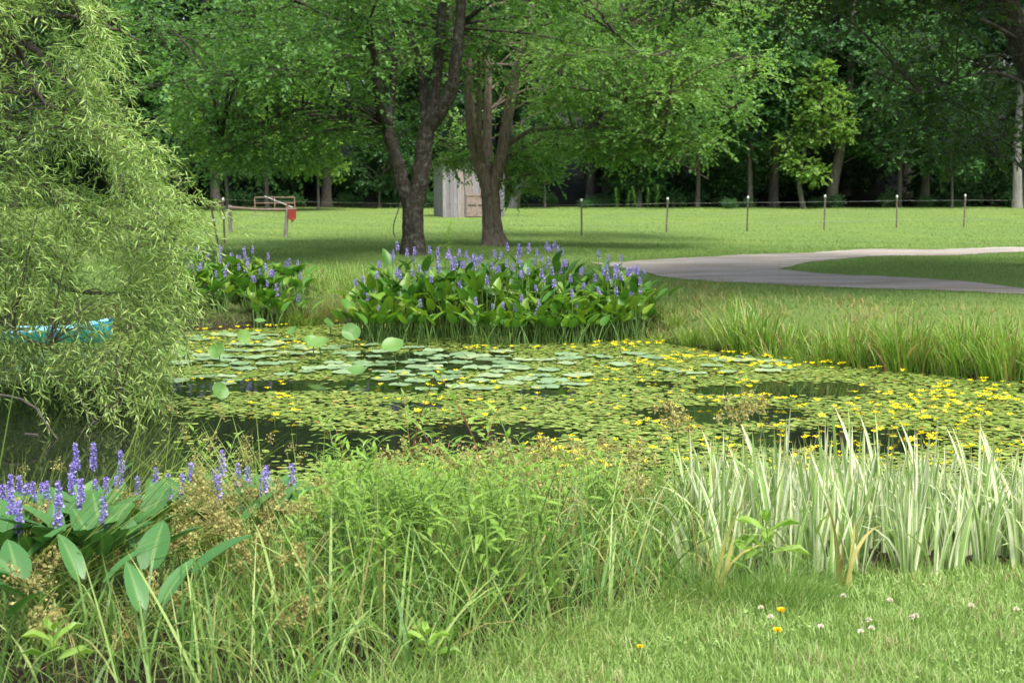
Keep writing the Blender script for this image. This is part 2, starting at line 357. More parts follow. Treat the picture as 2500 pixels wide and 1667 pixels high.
# ground: lawn, soil near the water, litter under the wood
def groundmat():
    m, nt, n, bs = newmat('ground_lawn'); co = coords(nt)
    f1 = noise(nt, 55, co, 5, .75); f2 = noise(nt, .35, co, 4, .6); f3 = noise(nt, 5, coords(nt, (1, .5, 1)), 5, .65)
    g = ramp(nt, f1, [(.28, (.06, .12, .03)), (.5, (.122, .205, .053)), (.72, (.22, .30, .095))])
    g = mix(nt, ramp(nt, f3, [(.38, (0, 0, 0)), (.66, (.6, .6, .6))]), g, (1.25, 1.1, .9), 'MULTIPLY')
    g = mix(nt, ramp(nt, f2, [(.42, (0, 0, 0)), (.62, (1, 1, 1))]), g, (1.2, 1.12, .95), 'MULTIPLY')
    sep = nt.nodes.new('ShaderNodeSeparateXYZ'); nt.links.new(co, sep.inputs[0])
    # pale dry strip of pasture, mown bands
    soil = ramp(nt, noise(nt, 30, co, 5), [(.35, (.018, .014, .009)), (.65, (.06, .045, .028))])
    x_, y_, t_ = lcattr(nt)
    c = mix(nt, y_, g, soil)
    c = mix(nt, x_, c, ramp(nt, noise(nt, 6, co, 5), [(.35, (.006, .007, .004)), (.6, (.018, .022, .009))]))  # litter near black, colour deepened to stand for shade under the wood
    nt.links.new(c, bs.inputs['Base Color']); bs.inputs['Roughness'].default_value = .85; bs.inputs['Specular IOR Level'].default_value = .15
    bump(nt, bs, f1, .9, .04); return m
def axis(parts):
    out = []
    for a, b, s in parts: out += list(np.arange(a, b, s))
    return np.array(out + [parts[-1][1]])
xs = axis([(-600, -120, 60), (-120, -20, 4), (-20, -8, .5), (-8, 8, .16), (8, 20, .5), (20, 120, 4), (120, 600, 60)])
ys = axis([(-200, -10, 30), (-10, 3, .8), (3, 24, .16), (24, 50, .7), (50, 90, 1.2), (90, 200, 5), (200, 900, 70)])
X, Y = np.meshgrid(xs, ys, indexing='ij'); Z = height(X, Y)
sh = shore(X, Y)
mb = MB(); nx, ny = X.shape
ii, jj = np.meshgrid(np.arange(nx - 1), np.arange(ny - 1), indexing='ij')
Fq = np.stack([ii * ny + jj, (ii + 1) * ny + jj, (ii + 1) * ny + jj + 1, ii * ny + jj + 1], -1).reshape(-1, 4)
MOWL = ([-3, -1.2, -.2, .38, .9, 1.6, 3, 5], [3.0, 3.9, 4.42, 5.0, 5.45, 5.70, 5.93, 6.1]); mow = lambda x: np.interp(x, *MOWL)
soil = np.where(Y < 10, np.clip((Y - mow(X)) / .25, 0, 1) * (np.abs(X) < 14), np.clip(1 - (sh - .1) / .8, 0, 1))
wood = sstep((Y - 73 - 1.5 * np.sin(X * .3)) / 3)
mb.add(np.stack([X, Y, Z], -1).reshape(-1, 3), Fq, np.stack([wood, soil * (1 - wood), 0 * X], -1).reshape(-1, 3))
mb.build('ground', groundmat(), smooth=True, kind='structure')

# pond water
m, nt, n, bs = newmat('pond_water')
bs.inputs['Base Color'].default_value = (.010, .014, .008, 1); bs.inputs['Roughness'].default_value = .03; bs.inputs['IOR'].default_value = 1.33; bs.inputs['Specular IOR Level'].default_value = .5
bump(nt, bs, noise(nt, 2.2, coords(nt, (1, 2.2, 1)), 3, .5), .05, .02)
mb = MB(); mb.add([[-32, 4.5, WZ], [32, 4.5, WZ], [32, 24, WZ], [-32, 24, WZ]], [[0, 1, 2, 3]])
mb.build('pond_water', m, kind='structure')

# gravel drive
def roadmat():
    m, nt, n, bs = newmat('gravel'); co = coords(nt)
    f = noise(nt, 60, co, 6, .8); f2 = noise(nt, .9, coords(nt, (.4, 1.6, 1)), 4)
    c = ramp(nt, f, [(.3, (.19, .17, .15)), (.55, (.36, .33, .30)), (.75, (.52, .49, .45))])
    c = mix(nt, ramp(nt, f2, [(.4, (0, 0, 0)), (.6, (1, 1, 1))]), c, (.70, .65, .58), 'MULTIPLY')
    nt.links.new(c, bs.inputs['Base Color']); bs.inputs['Roughness'].default_value = .95; bump(nt, bs, f, .8, .02); return m
near = [(1440, 641), (1500, 652), (1573, 664), (1616, 675), (1754, 691), (2000, 700), (2250, 710), (2500, 722), (2750, 738)]
isl_b = [(1903, 657), (2020, 669), (2232, 682), (2400, 694), (2500, 704), (2750, 718)]
isl_t = [(1903, 657), (1950, 646), (2020, 635), (2232, 625), (2500, 618), (2750, 616)]
farr = [(1440, 641), (1500, 640), (1560, 637), (1690, 630), (1807, 624), (1960, 617), (2126, 611), (2500, 605), (2750, 603)]
def resamp(pl, m):
    P = np.array([onz(a, b, 0) for a, b in pl]); P = smooth_path(P, m); return P
def strip(A, B, mb, K=14):
    n = len(A); t = np.linspace(0, 1, K)[None, :, None]
    V = (A[:, None] * (1 - t) + B[:, None] * t).reshape(-1, 3); V[:, 2] = height(V[:, 0], V[:, 1]) + .012
    mb.add(V, [[K * i + k, K * i + K + k, K * i + K + 1 + k, K * i + 1 + k] for i in range(n - 1) for k in range(K - 1)])
def wig(P, a=.06):
    P = P.copy(); P[:, 1] += a * np.sin(P[:, 0] * 5.1) + a * np.sin(P[:, 0] * 11.7 + 1); return P
mb = MB()
N_ = 90
# split the outlines at the tip of the grass island
nL = resamp(near[:5] + [(1903, 697)], N_); fL = resamp(farr[:5] + [(1903, 620)], N_)
nR = resamp([(1903, 697)] + near[5:], N_); bR = resamp(isl_b, N_); tR = resamp(isl_t, N_); fR = resamp([(1903, 620)] + farr[5:], N_)
strip(wig(nL), wig(fL), mb); strip(wig(nR), wig(bR, .04), mb); strip(wig(tR, .05), wig(fR), mb)
mb.build('gravel_drive', roadmat(), kind='structure')
#===PART2
KITE = tmpl_kite(); KITEF = tmpl_kite(.5); MAPLE = tmpl_maple(); LANCE = tmpl_lance(.10, .3); LANCEW = tmpl_lance(.070, .35); OVAL = tmpl_oval()

# ------------------------------------------------------------------ trees
def limb(mb, pts, r0, r1, ns=10, m=14, rough=.05, jit=0.):
    P = smooth_path(pts, m)
    if jit: P[1:-1] += rng.normal(size=P[1:-1].shape) * jit
    tube(mb, P, np.linspace(r0, r1, m)**1.0, ns, rough); return P
def branch_to(mb, src, dst, r0, ns=6, sag=.3):
    src = np.array(src, float); dst = np.array(dst, float); d = dst - src; L = np.linalg.norm(d)
    mid = src + d * .5 + np.array([0, 0, 1]) * L * .12 + rng.normal(size=3) * L * .06
    P = smooth_path([src, mid, dst], 8); tube(mb, P, np.linspace(r0, r0 * .2, 8), ns, .0, cap=False)
def nearest_on(paths, q, below=.3):
    best = None
    for P in paths:
        c = P.copy(); c = c[c[:, 2] < q[2] + below] if np.any(c[:, 2] < q[2] + below) else c[:1]
        d = np.linalg.norm(c - q, axis=1) + .0 * c[:, 2]
        k = int(np.argmin(d))
        if best is None or d[k] < best[0]: best = (d[k], c[k])
    return best[1]

def make_forest_variant(H, Rc, zc, nclump, seed, lean=0., nt_=80, leaf=.19, trunk_r=.28, tiers=False):
    """meshes of one woodland tree (trunk, crown) with its base at the origin"""
    global rng
    keep = rng; rng = np.random.default_rng(seed)
    wood = MB(); crown = MB()
    top = np.array([lean * H, .0, H * .93])
    tp = [np.array([0, 0, -.3]), np.array([lean * H * .15, .05, H * .2]), np.array([lean * H * .55 + rng.normal() * .2, rng.normal() * .2, H * .55]), top]
    P = smooth_path(tp, 16); r = np.linspace(trunk_r, trunk_r * .2, 16); r[0] *= 1.5; r[1] *= 1.1
    tube(wood, P, r, 10, .06)
    cl = []
    tries = 0
    while len(cl) < nclump and tries < 4000:
        tries += 1
        t = rng.random()**.85; z = zc + (H - zc) * t
        env = Rc * math.sin(math.pi * (min(t, .999) * .82 + .16))**.6
        a = rng.random() * 2 * np.pi; rr = env * (rng.random()**.38)
        c = np.array([lean * z + rr * math.cos(a), rr * math.sin(a), z])
        cr = (.75 + .6 * rng.random()) * (Rc / 3.6)
        if any(np.linalg.norm((c - k[:3]) * [1, 1, 1.4]) < .8 * (cr + k[3]) * .8 for k in cl): continue
        cl.append(np.array([*c, cr * 1.15, cr * 1.15, cr * .62]))
    for c in cl:
        branch_to(wood, nearest_on([P], c[:3] - [0, 0, .5 + .2 * rng.random()]), c[:3], .07, 5)
    Pn, D, C = in_clumps(cl, nt_)
    tint = np.clip(.5 + .22 * rng.normal(size=len(cl)), 0, 1).repeat(nt_) * .6 + .4 * rng.random(len(Pn))
    twigs(crown, Pn, D, .5, 7, leaf, KITEF, .55, .2, tint=tint, wood=None)
    sticks(wood, C[::6, :3] + .25 * (Pn[::6] - C[::6, :3]), Pn[::6], .012)
    me = (wood.mesh('trunk', G['barkf'], True), crown.mesh('crown', G['forest']))
    rng = keep; return me
VAR = [make_forest_variant(21, 4.3, 3.2, 44, 1), make_forest_variant(23, 4.6, 4.6, 46, 2, .04), make_forest_variant(18, 3.9, 2.6, 40, 3, -.05, leaf=.17),
       make_forest_variant(24, 4.4, 6.5, 42, 4, .10, trunk_r=.36), make_forest_variant(20, 4.2, 3.8, 42, 5)]
YOUNG = [make_forest_variant(6.6, 1.75, 2.0, 26, 21, .06, 60, .15, .09), make_forest_variant(5.2, 1.9, 1.2, 26, 22, -.03, 60, .14, .08),
         make_forest_variant(8.5, 2.3, 2.2, 36, 23, .02, 64, .15, .12)]
def bush_variant(seed, h=1.1, wd=1.0):
    global rng
    keep = rng; rng = np.random.default_rng(seed); a = MB(); b = MB()
    cl = [[rng.normal() * wd * .45, rng.normal() * wd * .4, h * (.3 + .5 * rng.random()), .5, .5, .38] for _ in range(9)]
    Pn, D, C = in_clumps(cl, 40); twigs(a, Pn, D, .3, 6, .10, KITE, .5, .1)
    for c in cl: branch_to(b, [0, 0, -.1], c[:3], .02, 4)
    me = (b.mesh('stem', G['barkf']), a.mesh('foliage', G['forest'])); rng = keep; return me
BUSH = [bush_variant(31), bush_variant(32, .8, 1.3), bush_variant(33, 1.5, .8)]
def forest_tree(var, x, y, rz, s, label, group=None, crownmat=None, barkmat_=None, cat='tree', names=('trunk', 'crown'), nm='woodland_tree'):
    t = thing(nm, label, cat, (x, y, hz(x, y)), rz, group, s)
    a = put(names[0], var[0], t); b = put(names[1], var[1], t)
    if crownmat:
        b.material_slots[0].link = 'OBJECT'; b.material_slots[0].material = crownmat
    if barkmat_:
        a.material_slots[0].link = 'OBJECT'; a.material_slots[0].material = barkmat_
    return t
def X_at(px, Y): return (px - 1250) * Y / F
# woodland edge: (px of trunk, Y, variant, rotation, scale, label, bark)
edge = [(-330, 76, 0, 1., 1., 'woodland tree behind the willow, leftmost of the wood edge', None),
        (40, 75, 4, 2.4, 1., 'woodland tree seen through the willow at the left edge of the photo', None),
        (300, 76, 2, .6, 1.05, 'grey woodland tree in the dark gap right of the willow top', None),
        (530, 78, 1, 3., 1., 'tall woodland tree rising above the wooden rail gate post', None),
        (800, 78, 4, 5., 1., 'woodland tree in the shade left of the forked dark lawn tree', None),
        (1110, 80, 0, 1.9, 1., 'woodland tree whose crown rises right behind the weathered shed', None),
        (1440, 79, 1, .3, 1., 'woodland tree behind the first wire fence post right of the brown tree', None),
        (1650, 81, 4, 4.2, 1.02, 'woodland tree behind the second wire fence post', None),
        (1885, 76, 0, 3.7, .95, 'woodland tree with low layered branches behind the middle fence posts', None),
        (2250, 77, 1, 5.5, 1., 'woodland tree behind the gap between the two rightmost fence posts', None),
        (2760, 77, 0, 2.2, 1., 'woodland tree beyond the right edge of the lawn, past the pale trunks', None)]
for px, Y_, v, rz, s, lb, bk in edge: forest_tree(VAR[v], X_at(px, Y_), Y_, rz, s, lb, None, None, bk)
k = 0
for row, (Y_, dx, n_) in enumerate([(86, 6.4, 17), (95, 6.6, 18), (105, 7.5, 18), (117, 8.5, 17)]):
    for i in range(n_):
        x = (i - n_ / 2 + .5) * dx + rng.normal() * .9
        forest_tree(VAR[int(rng.integers(0, 5))], x, Y_ + rng.normal() * 1.3, rng.random() * 6.28, .95 + .25 * rng.random(),
                    'tall green tree standing deep in the dense wood behind the lawn', 'trees deep in the wood')
# side woods far left and right of the pasture
for i in range(7):
    for sgn in (-1, 1):
        x = sgn * (43 + rng.random() * 5 + i); forest_tree(VAR[i % 5], x, 44 + i * 6, rng.random() * 6, .95, 'tall green tree standing deep in the dense wood behind the lawn', 'trees deep in the wood')

def named_tree(base, paths, clumps, barkm, leafm, label, nt_=40, leaf=.1, tmpl=None, nl=9, L=.5, cat='tree', flat=.78, nm='shade_tree', droop=.15, br=.04, flare=1.5, wr=.006):
    """trunk paths [(pts, r0, r1)], clumps (n,6); world coordinates, one thing with trunk and crown"""
    base = np.array(base); t = thing(nm, label, cat, base)
    wood = MB(); crown = MB(); PP = []
    for k, (pts, r0, r1) in enumerate(paths):
        m = 12 if k == 0 else 18
        P = smooth_path(pts, m); r = np.linspace(r0, r1, m)
        if k == 0 and flare:
            u = np.linspace(0, 1, m); r = r * (1 + (flare - 1) * np.exp(-u * 5.5))
        P[1:-1] += rng.normal(size=P[1:-1].shape) * r[1:-1, None] * (.03 if k == 0 else .06)
        tube(wood, P - base, r, 14, .07 if k == 0 else .05); PP.append(P)
    for c in clumps:
        src = nearest_on(PP, c[:3], -.15); branch_to(wood, src - base, np.array(c[:3]) - base, br * (.5 + .7 * rng.random()), 5)
    Pn, D, C = in_clumps(clumps, nt_)
    tint = np.clip(.5 + .25 * rng.normal(size=len(clumps)), 0, 1).repeat(nt_) * .5 + .5 * rng.random(len(Pn))
    tw = wood
    twigs(crown, Pn - base, D, L, nl, leaf, tmpl or MAPLE, flat, droop, tint=tint, wood=tw, wr=wr)
    sticks(tw, C[::3, :3] - base, Pn[::3] - base, wr * 1.3)
    put('trunk', wood.mesh('trunk', barkm, True), t); put('crown', crown.mesh('crown', leafm), t)
    return t
def A_(Y, *pts): return [at(a, b, Y + (c[0] if c else 0)) for a, b, *c in pts]

# --- pale leaning trunk right of the shed, twin pale trunks at the right edge, small trees at the wood edge
def crown_clumps(cx, cy, z0, z1, Rr, n, r=1.2):
    out = []
    for _ in range(n):
        a = rng.random() * 6.28; q = Rr * rng.random()**.5; out.append([cx + q * math.cos(a), cy + q * math.sin(a), z0 + (z1 - z0) * rng.random(), r, r, r * .6])
    return out
p0 = ong(1262, 503)
Y1 = 74.
named_tree([X_at(1250, Y1), Y1, hz(X_at(1250, Y1), Y1)], [([[X_at(1250, Y1), Y1, hz(0, Y1) - .2], at(1262, 470, Y1), at(1294, 430, Y1), at(1304, 330, Y1), at(1325, 190, Y1), at(1350, -60, Y1), at(1370, -300, Y1)], .22, .13)],
           crown_clumps(X_at(1340, Y1), Y1, 8.5, 17, 3.8, 30), G['barkp'], G['forest'], 'grey leaning tree with a bent trunk standing just right of the weathered shed', 60, .17, KITEF, 7, .5, wr=.01)
for px, lb in ((2478, 'pale straight trunk at the wood edge, left one of a pair near the right edge'), (2506, 'pale straight trunk at the wood edge, cut by the right edge of the photo')):
    x = X_at(px, 73); named_tree([x, 73, hz(x, 73)], [([[x, 73, hz(x, 73) - .2], [x - .1, 73, 4], [x + .1, 73.3, 9], [x, 73, 15]], .20, .14)], crown_clumps(x, 74, 6.5, 16, 3.2, 22), G['barkp'], G['forest'], lb, 60, .17, KITEF, 7, .5, wr=.01)
x = X_at(2022, 74)
named_tree([x, 74, hz(x, 74)], [([[x, 74, hz(x, 74) - .2], at(2035, 440, 74), at(2058, 340, 74), at(2075, 200, 74), at(2085, 0, 74), at(2095, -250, 74)], .26, .14)],
           crown_clumps(X_at(2090, 76), 76.5, 6.5, 15, 3.6, 26) + [[*at(a, b, 72.5), r, r * .9, r * .6] for a, b, r in
           ((2120, 300, .9), (2150, 345, .9), (2180, 380, .8), (2105, 250, .8))], G['barkf'], G['forest'], 'leaning grey tree at the wood edge right of the middle fence posts', 60, .16, KITEF, 7, .5, wr=.01)
Yb = 71.5; x = X_at(1960, Yb)
named_tree([x, Yb, hz(x, Yb)], [([[x, Yb, hz(x, Yb) - .2], at(1950, 430, Yb), at(1975, 330, Yb), at(2005, 220, Yb), at(2015, 160, Yb)], .11, .03)],
           [[*at(a, b, Yb + c), r, r, r * .62] for a, b, c, r in ((2014, 165, 0, .35), (1990, 205, 0, .7), (2035, 235, .4, .75), (1960, 235, .3, .7), (2000, 262, -.6, .8), (2045, 292, 0, .75), (1970, 290, 0, .7), (2020, 322, -.3, .6), (2060, 330, 0, .5),
            (1975, 345, 0, .55), (1960, 405, -.2, .8), (1985, 425, -.3, .7), (1930, 395, .3, .7), (1925, 340, .3, .6))],
           G['barkf'], G['bright'], 'young bright green tree lit in front of the dark wood, middle right', 70, .15, KITEF, 7, .4, wr=.008, br=.03)
Yb = 69.
for px, v, s, rz, lb in ((655, 2, 1.0, .5, 'low bright green tree behind the red box and rail gate'), (560, 0, 1.15, 2., 'low bright green tree behind the wooden rail gate, next to the willow'),
                     (780, 0, .95, 4., 'low bright green tree with thin branches left of the forked dark trunk')):
    x = X_at(px, Yb); forest_tree(YOUNG[v], x, Yb, rz, s, lb, None, G['bright'], None, nm='young_tree')
for px, v, s, rz, Y_, lb in ((1330, 0, .8, 1., 72, 'small green tree in the shade right of the weathered shed'), (1560, 1, .9, 1., 74, 'small green tree under the wood edge behind the second fence post'),
                     (2320, 0, 1.0, 3., 73, 'small green tree at the wood edge behind the rightmost fence post'), (930, 1, .9, 2., 73, 'small green tree in the shade seen in the fork of the dark tree')):
    x = X_at(px, Y_); forest_tree(YOUNG[v], x, Y_, rz, s, lb, None, None, None, nm='young_tree')
for i in range(34):
    px = -250 + i * 92 + rng.normal() * 20; Y_ = 72.5 + rng.random() * 2.5; x = X_at(px, Y_)
    forest_tree(BUSH[i % 3], x, Y_, rng.random() * 6, .35 + .5 * rng.random(), 'low leafy bush along the foot of the dark wood edge', 'low bushes at the foot of the wood', names=('stem', 'foliage'), nm='bush', cat='bush')

G['edge'] = leafmat('wood_edge_leaf', [(0, (.04, .10, .035)), (.5, (.07, .17, .05)), (1, (.14, .27, .075))], .35, .5)
for i in range(56):
    Y_ = 77 + 16 * rng.random(); x = rng.uniform(-36, 36)
    forest_tree(BUSH[i % 3], x, Y_, rng.random() * 6, 1.2 + 1.6 * rng.random(), 'dark shrub inside the wood under the tall trees', 'shrubs inside the wood', names=('stem', 'foliage'), nm='shrub', cat='shrub')
for px, py, c_, v, s_, lb in ((1700, 0, 0, 2, 1.1, 'middle sized tree lit at the wood edge left of the young bright green tree'), (1830, 0, 0, 2, 1.35, 'taller middle sized tree lit at the wood edge behind the young bright green tree'), (2190, 0, 0, 2, 1.3, 'middle sized tree lit at the wood edge, right of the leaning grey tree'), (1560, 0, 0, 0, 1.5, 'middle sized tree lit at the wood edge behind the tip of the maple branches')):
    Y_ = 74 + c_; x = X_at(px, Y_); forest_tree(YOUNG[v], x, Y_, rng.random() * 6, s_, lb, None, G['edge'], None, nm='edge_tree')
# --- forked dark maple (left of the pair)
Y1 = 33.
b1 = ong(1012, 622); Y1 = b1[1]
paths = [(A_(Y1, (1012, 628), (1009, 560), (1006, 500), (1008, 470)), .25, .235),
         (A_(Y1, (1004, 500), (985, 455), (973, 408), (956, 355), (944, 305)), .20, .13),
         (A_(Y1, (944, 310), (928, 265, -.4), (918, 184, -.8), (912, 122, -1.1), (887, 73, -1.4), (850, -30, -2.2), (800, -220, -3)), .13, .05),
         (A_(Y1, (946, 312), (955, 260, .3), (963, 163, .8), (955, 60, 1.2), (950, -150, 1.6)), .10, .05),
         (A_(Y1, (1010, 520), (1024, 449), (1034, 367), (1046, 306)), .22, .185),
         (A_(Y1, (1044, 318), (1058, 261, .2), (1067, 184, .3), (1076, 82, .5), (1078, 0, .7), (1060, -200, 1)), .16, .09),
         (A_(Y1, (1048, 312), (1078, 270, -.2), (1099, 229, -.3), (1112, 163, -.5), (1117, 102, -.6), (1124, 40, -.6), (1122, -60, -.6), (1110, -280, -.5)), .17, .09),
         (A_(Y1, (1042, 330), (1030, 184, .8), (1000, 82, 1.2), (973, 0, 1.6), (940, -160, 2)), .12, .05),
         (A_(Y1, (1122, 70), (1150, 40, -.5), (1185, 12, -.8), (1240, -6, -1.), (1299, 0, -1.), (1405, 30, -1.2), (1487, 70, -1.3), (1560, 130, -1.5)), .07, .015),
         (A_(Y1, (940, 300), (900, 275, -.3), (860, 264, -.6), (780, 262, -1.), (700, 275, -1.3), (620, 310, -1.6), (540, 345, -2)), .07, .015),
         (A_(Y1, (905, 110), (860, 60, -.8), (800, 40, -1), (740, 10, -1.6)), .05, .015)]
cl = []
def add_cl(lst, px, py, Y, r, f=.55): lst.append([*at(px, py, Y), r, r, r * f])
tr = 0
while len(cl) < 100 and tr < 9000:
    tr += 1
    a = rng.random() * 6.28; q = 7.0 * rng.random()**.5; x = b1[0] + q * math.cos(a); y = Y1 + q * math.sin(a)
    zl = 5.0 - .24 * q; z = zl + (9.8 - zl - .3 * q) * rng.random()**1.2
    px, py = px_of([x, y, z])
    if y < Y1 + .8 and 930 < px < 1150 and py > -60 and rng.random() < .93: continue
    if px > 1150 and q > 5: continue
    cl.append([x, y, z, .85, .85, .30])
for px, py, dy in ((470, 330, -2), (520, 300, -3), (560, 370, -2), (620, 350, -3), (690, 350, -2), (740, 390, -1), (650, 300, -2.5), (820, 320, -1.5), (720, 230, -3), (600, 230, -3), (500, 250, -3), (560, 160, -3), (480, 400, -2),
                   (650, 130, -3), (740, 150, -2.5), (820, 180, -2), (850, 240, -1), (640, 200, 1), (770, 330, 1), (600, 400, 1), (520, 420, 0), (880, 330, 2), (800, 280, 2), (700, 60, -2), (600, 60, -2), (820, 90, -2), (540, 340, 1), (450, 180, -1), (1000, 350, 3), (1000, 250, 3), (900, 200, 3), (950, 330, 3)):
    add_cl(cl, px, py, Y1 + dy, .78, .3)
named_tree(b1, paths, cl, G['bark1'], G['maple'], 'large dark barked maple forking low, nearer and left of the two lawn maples', 40, .105, MAPLE, 8, .6, wr=.005, flare=1.35)

# --- brown maple with flared base (right of the pair)
b2 = ong(1207, 600); Y2 = b2[1]
paths = [(A_(Y2, (1207, 604), (1202, 560), (1199, 500), (1197, 452)), .235, .25),
         (A_(Y2, (1192, 465), (1173, 408), (1152, 326), (1144, 184), (1138, 60), (1120, -150)), .20, .07),
         (A_(Y2, (1195, 470), (1193, 408, .3), (1190, 318, .5), (1193, 175, .6), (1186, 100, .8), (1190, -120, 1)), .16, .06),
         (A_(Y2, (1200, 465), (1214, 425), (1234, 326), (1250, 224), (1263, 163), (1284, 100), (1300, 30), (1310, -180)), .19, .07),
         (A_(Y2, (1178, 400), (1170, 340, -.3), (1170, 184, -.6), (1165, 60, -.8)), .10, .05),
         (A_(Y2, (1240, 352), (1270, 334, -.3), (1300, 318, -.6), (1377, 312, -1.), (1450, 312, -1.4), (1528, 316, -1.8), (1610, 345, -2.2), (1660, 395, -2.4), (1730, 438, -2.6)), .075, .012),
         (A_(Y2, (1186, 130), (1215, 95, -.5), (1260, 78, -1), (1330, 60, -1.6), (1420, 55, -2.2), (1520, 70, -3)), .07, .015),
         (A_(Y2, (1262, 165), (1330, 200, -.6), (1400, 215, -1), (1500, 235, -1.5), (1600, 300, -2)), .05, .01),
         (A_(Y2, (1207, 600), (1180, 606, -.3), (1155, 612, -.5)), .12, .03), (A_(Y2, (1212, 600), (1232, 604, -.3), (1250, 612, -.4)), .12, .03)]
cl = []; tr = 0
while len(cl) < 90 and tr < 9000:
    tr += 1
    a = rng.random() * 6.28; q = 6.6 * rng.random()**.5; x = b2[0] + 1.5 + q * math.cos(a); y = Y2 + q * math.sin(a)
    zl = 5.2 - .3 * q; z = zl + (9.8 - zl - .3 * q) * rng.random()**1.2
    px, py = px_of([x, y, z])
    if y < Y2 + .8 and 1120 < px < 1300 and py > 60 and rng.random() < .9: continue
    if px < 1130 and py > 150: continue
    if 1225 < px < 1350 and 150 < py < 460 and rng.random() < .85: continue
    cl.append([x, y, z, .9, .9, .30])
for px, py, dy in ((1330, 250, -2), (1400, 330, -1.5), (1380, 250, -2), (1450, 280, -2), (1480, 350, -2), (1440, 400, -1), (1400, 410, -.5), (1520, 380, -2), (1560, 330, -2.5), (1580, 250, -2.5), (1520, 210, -2.5), (1620, 300, -2.5), (1640, 240, -2.5),
                   (1660, 350, -2.5), (1690, 390, -2.6), (1730, 392, -2.6), (1610, 385, -2.2), (1560, 420, -2), (1490, 430, -1.5), (1600, 170, -2.5), (1640, 110, -2), (1690, 150, -2), (1720, 90, -1.5), (1540, 130, -3), (1470, 150, -3), (1400, 160, -3), (1350, 120, -2.5),
                   (1300, 430, 0), (1330, 470, .2), (1280, 410, .2), (1340, 380, .5), (1660, 200, -2), (1700, 240, -2), (1740, 160, -2), (1580, 60, -2), (1500, 40, -2), (1420, 60, -2.5), (1130, 435, 1.), (1090, 440, 1.), (1150, 430, 1.), (1270, 505, .3), (1110, 350, 1.), (1260, 460, .4)):
    add_cl(cl, px, py - (45 if py > 360 else 0), Y2 + dy, .68 if py < 400 else .38, .33)
named_tree(b2, paths, cl, G['bark2'], G['maple2'], 'brown barked maple with flared roots, right of the two lawn maples, bright spreading branches', 44, .105, MAPLE, 8, .6, wr=.005, flare=2.1)

# --- shade tree at the right edge
b3 = ong(2600, 652); Y3 = b3[1]
paths = [(A_(Y3, (2606, 660), (2600, 500), (2585, 380), (2545, 240), (2500, 120), (2452, 0), (2400, -150), (2370, -400), (2360, -600)), .36, .14),
         (A_(Y3, (2590, 330), (2540, 410, -.3), (2500, 414, -.5), (2470, 385, -.8), (2430, 380, -1.2)), .04, .012),
         (A_(Y3, (2490, 100), (2420, 60, -1), (2300, 20, -2), (2150, -20, -3), (1980, -40, -4), (1800, -20, -4.6)), .045, .01),
         (A_(Y3, (2530, 220), (2440, 180, -1.5), (2350, 190, -2.4), (2250, 230, -3)), .04, .01),
         (A_(Y3, (2440, -40), (2600, -220, 1), (2800, -350, 1)), .16, .03)]
cl = []
for px, py, dy in ((2300, 330, -2), (2400, 300, -2), (2450, 390, -2), (2250, 260, -2), (2380, 200, -2), (2300, 130, -2), (2420, 120, -2.5), (2210, 340, -1), (2340, 430, -1), (2420, 450, -1), (2490, 340, -2), (2250, 420, -.5), (2190, 220, 0),
                   (2150, 50, -3), (2040, 10, -3), (1900, 20, -3.5), (1750, 10, -4.5), (2080, -30, -2), (2250, 30, -3), (2350, 60, -3), (2470, 470, 0), (2300, 490, .5), (2380, 350, 1), (2220, 150, 2), (2480, 260, 1),
                   (1650, 10, -4.5)):
    add_cl(cl, px, py * .8 - 20, Y3 + dy, .55, .5)
for _ in range(230):
    cl.append([1.2 + 11 * rng.random(), 17.5 + 6 * rng.random(), 6.6 + 2.6 * rng.random(), 1., 1., .5])  # unseen overhead clumps, added to shade the drive and grass island
for _ in range(100):
    a = rng.random() * 6.28; q = 6.8 * rng.random()**.5
    cl.append([9.8 + .85 * q * math.cos(a), Y3 - 4.6 + .75 * q * math.sin(a), 5.6 + 6.5 * rng.random() - .12 * q, .95, .95, .5])  # unseen crown, placed so its shade stays off the far drive
qx, qy = px_of(np.array(cl)[:, :3]); cl = [c for c, a, b in zip(cl, qx, qy) if not (2370 < a < 2600 and b < 260 and c[1] < Y3 + .4 and b > -120)]
named_tree(b3, paths, cl, G['bark1'], G['dark'], 'large dark shade tree at the right edge, trunk leaning in at the top corner', 38, .105, MAPLE, 8, .5, br=.016, wr=.005)

# --- willow at the left
bw = np.array([-6.6, 13.6, WZ])
poly = [(-420, -600), (180, -600), (210, 0), (245, 60), (160, 120), (240, 170), (200, 240), (230, 290), (310, 330), (290, 370), (360, 420), (385, 470), (440, 500), (430, 560), (405, 640), (395, 700), (385, 760), (365, 830), (360, 880), (345, 940), (310, 975), (270, 985), (220, 950), (160, 920), (60, 910), (-420, 920)]
PO = np.array(poly, float)
def inpoly(x, y, P):
    ins = np.zeros(np.shape(x), bool)
    for a, b in zip(P, np.roll(P, -1, 0)):
        c = (a[1] > y) != (b[1] > y); ins ^= c & (x < a[0] + (y - a[1]) * (b[0] - a[0]) / ((b[1] - a[1]) or 1e-9))
    return ins
holes = [(370, 225, 55, 30), (120, 370, 70, 50), (200, 400, 60, 45), (150, 395, 50, 40), (260, 70, 50, 40), (40, 150, 60, 40), (180, 160, 50, 30), (290, 330, 40, 40), (130, 560, 0, 0), (240, 450, 50, 40), (60, 800, 70, 22), (160, 808, 100, 26), (235, 805, 60, 28), (210, 640, 60, 26), (90, 690, 50, 22), (330, 560, 40, 30), (400, 700, 36, 26), (40, 1000, 200, 60)]
wp = []
cand = np.stack([rng.uniform(-420, 560, 90000), rng.uniform(-600, 1000, 90000)], 1)
nn = inpoly(cand[:, 0], cand[:, 1], PO)
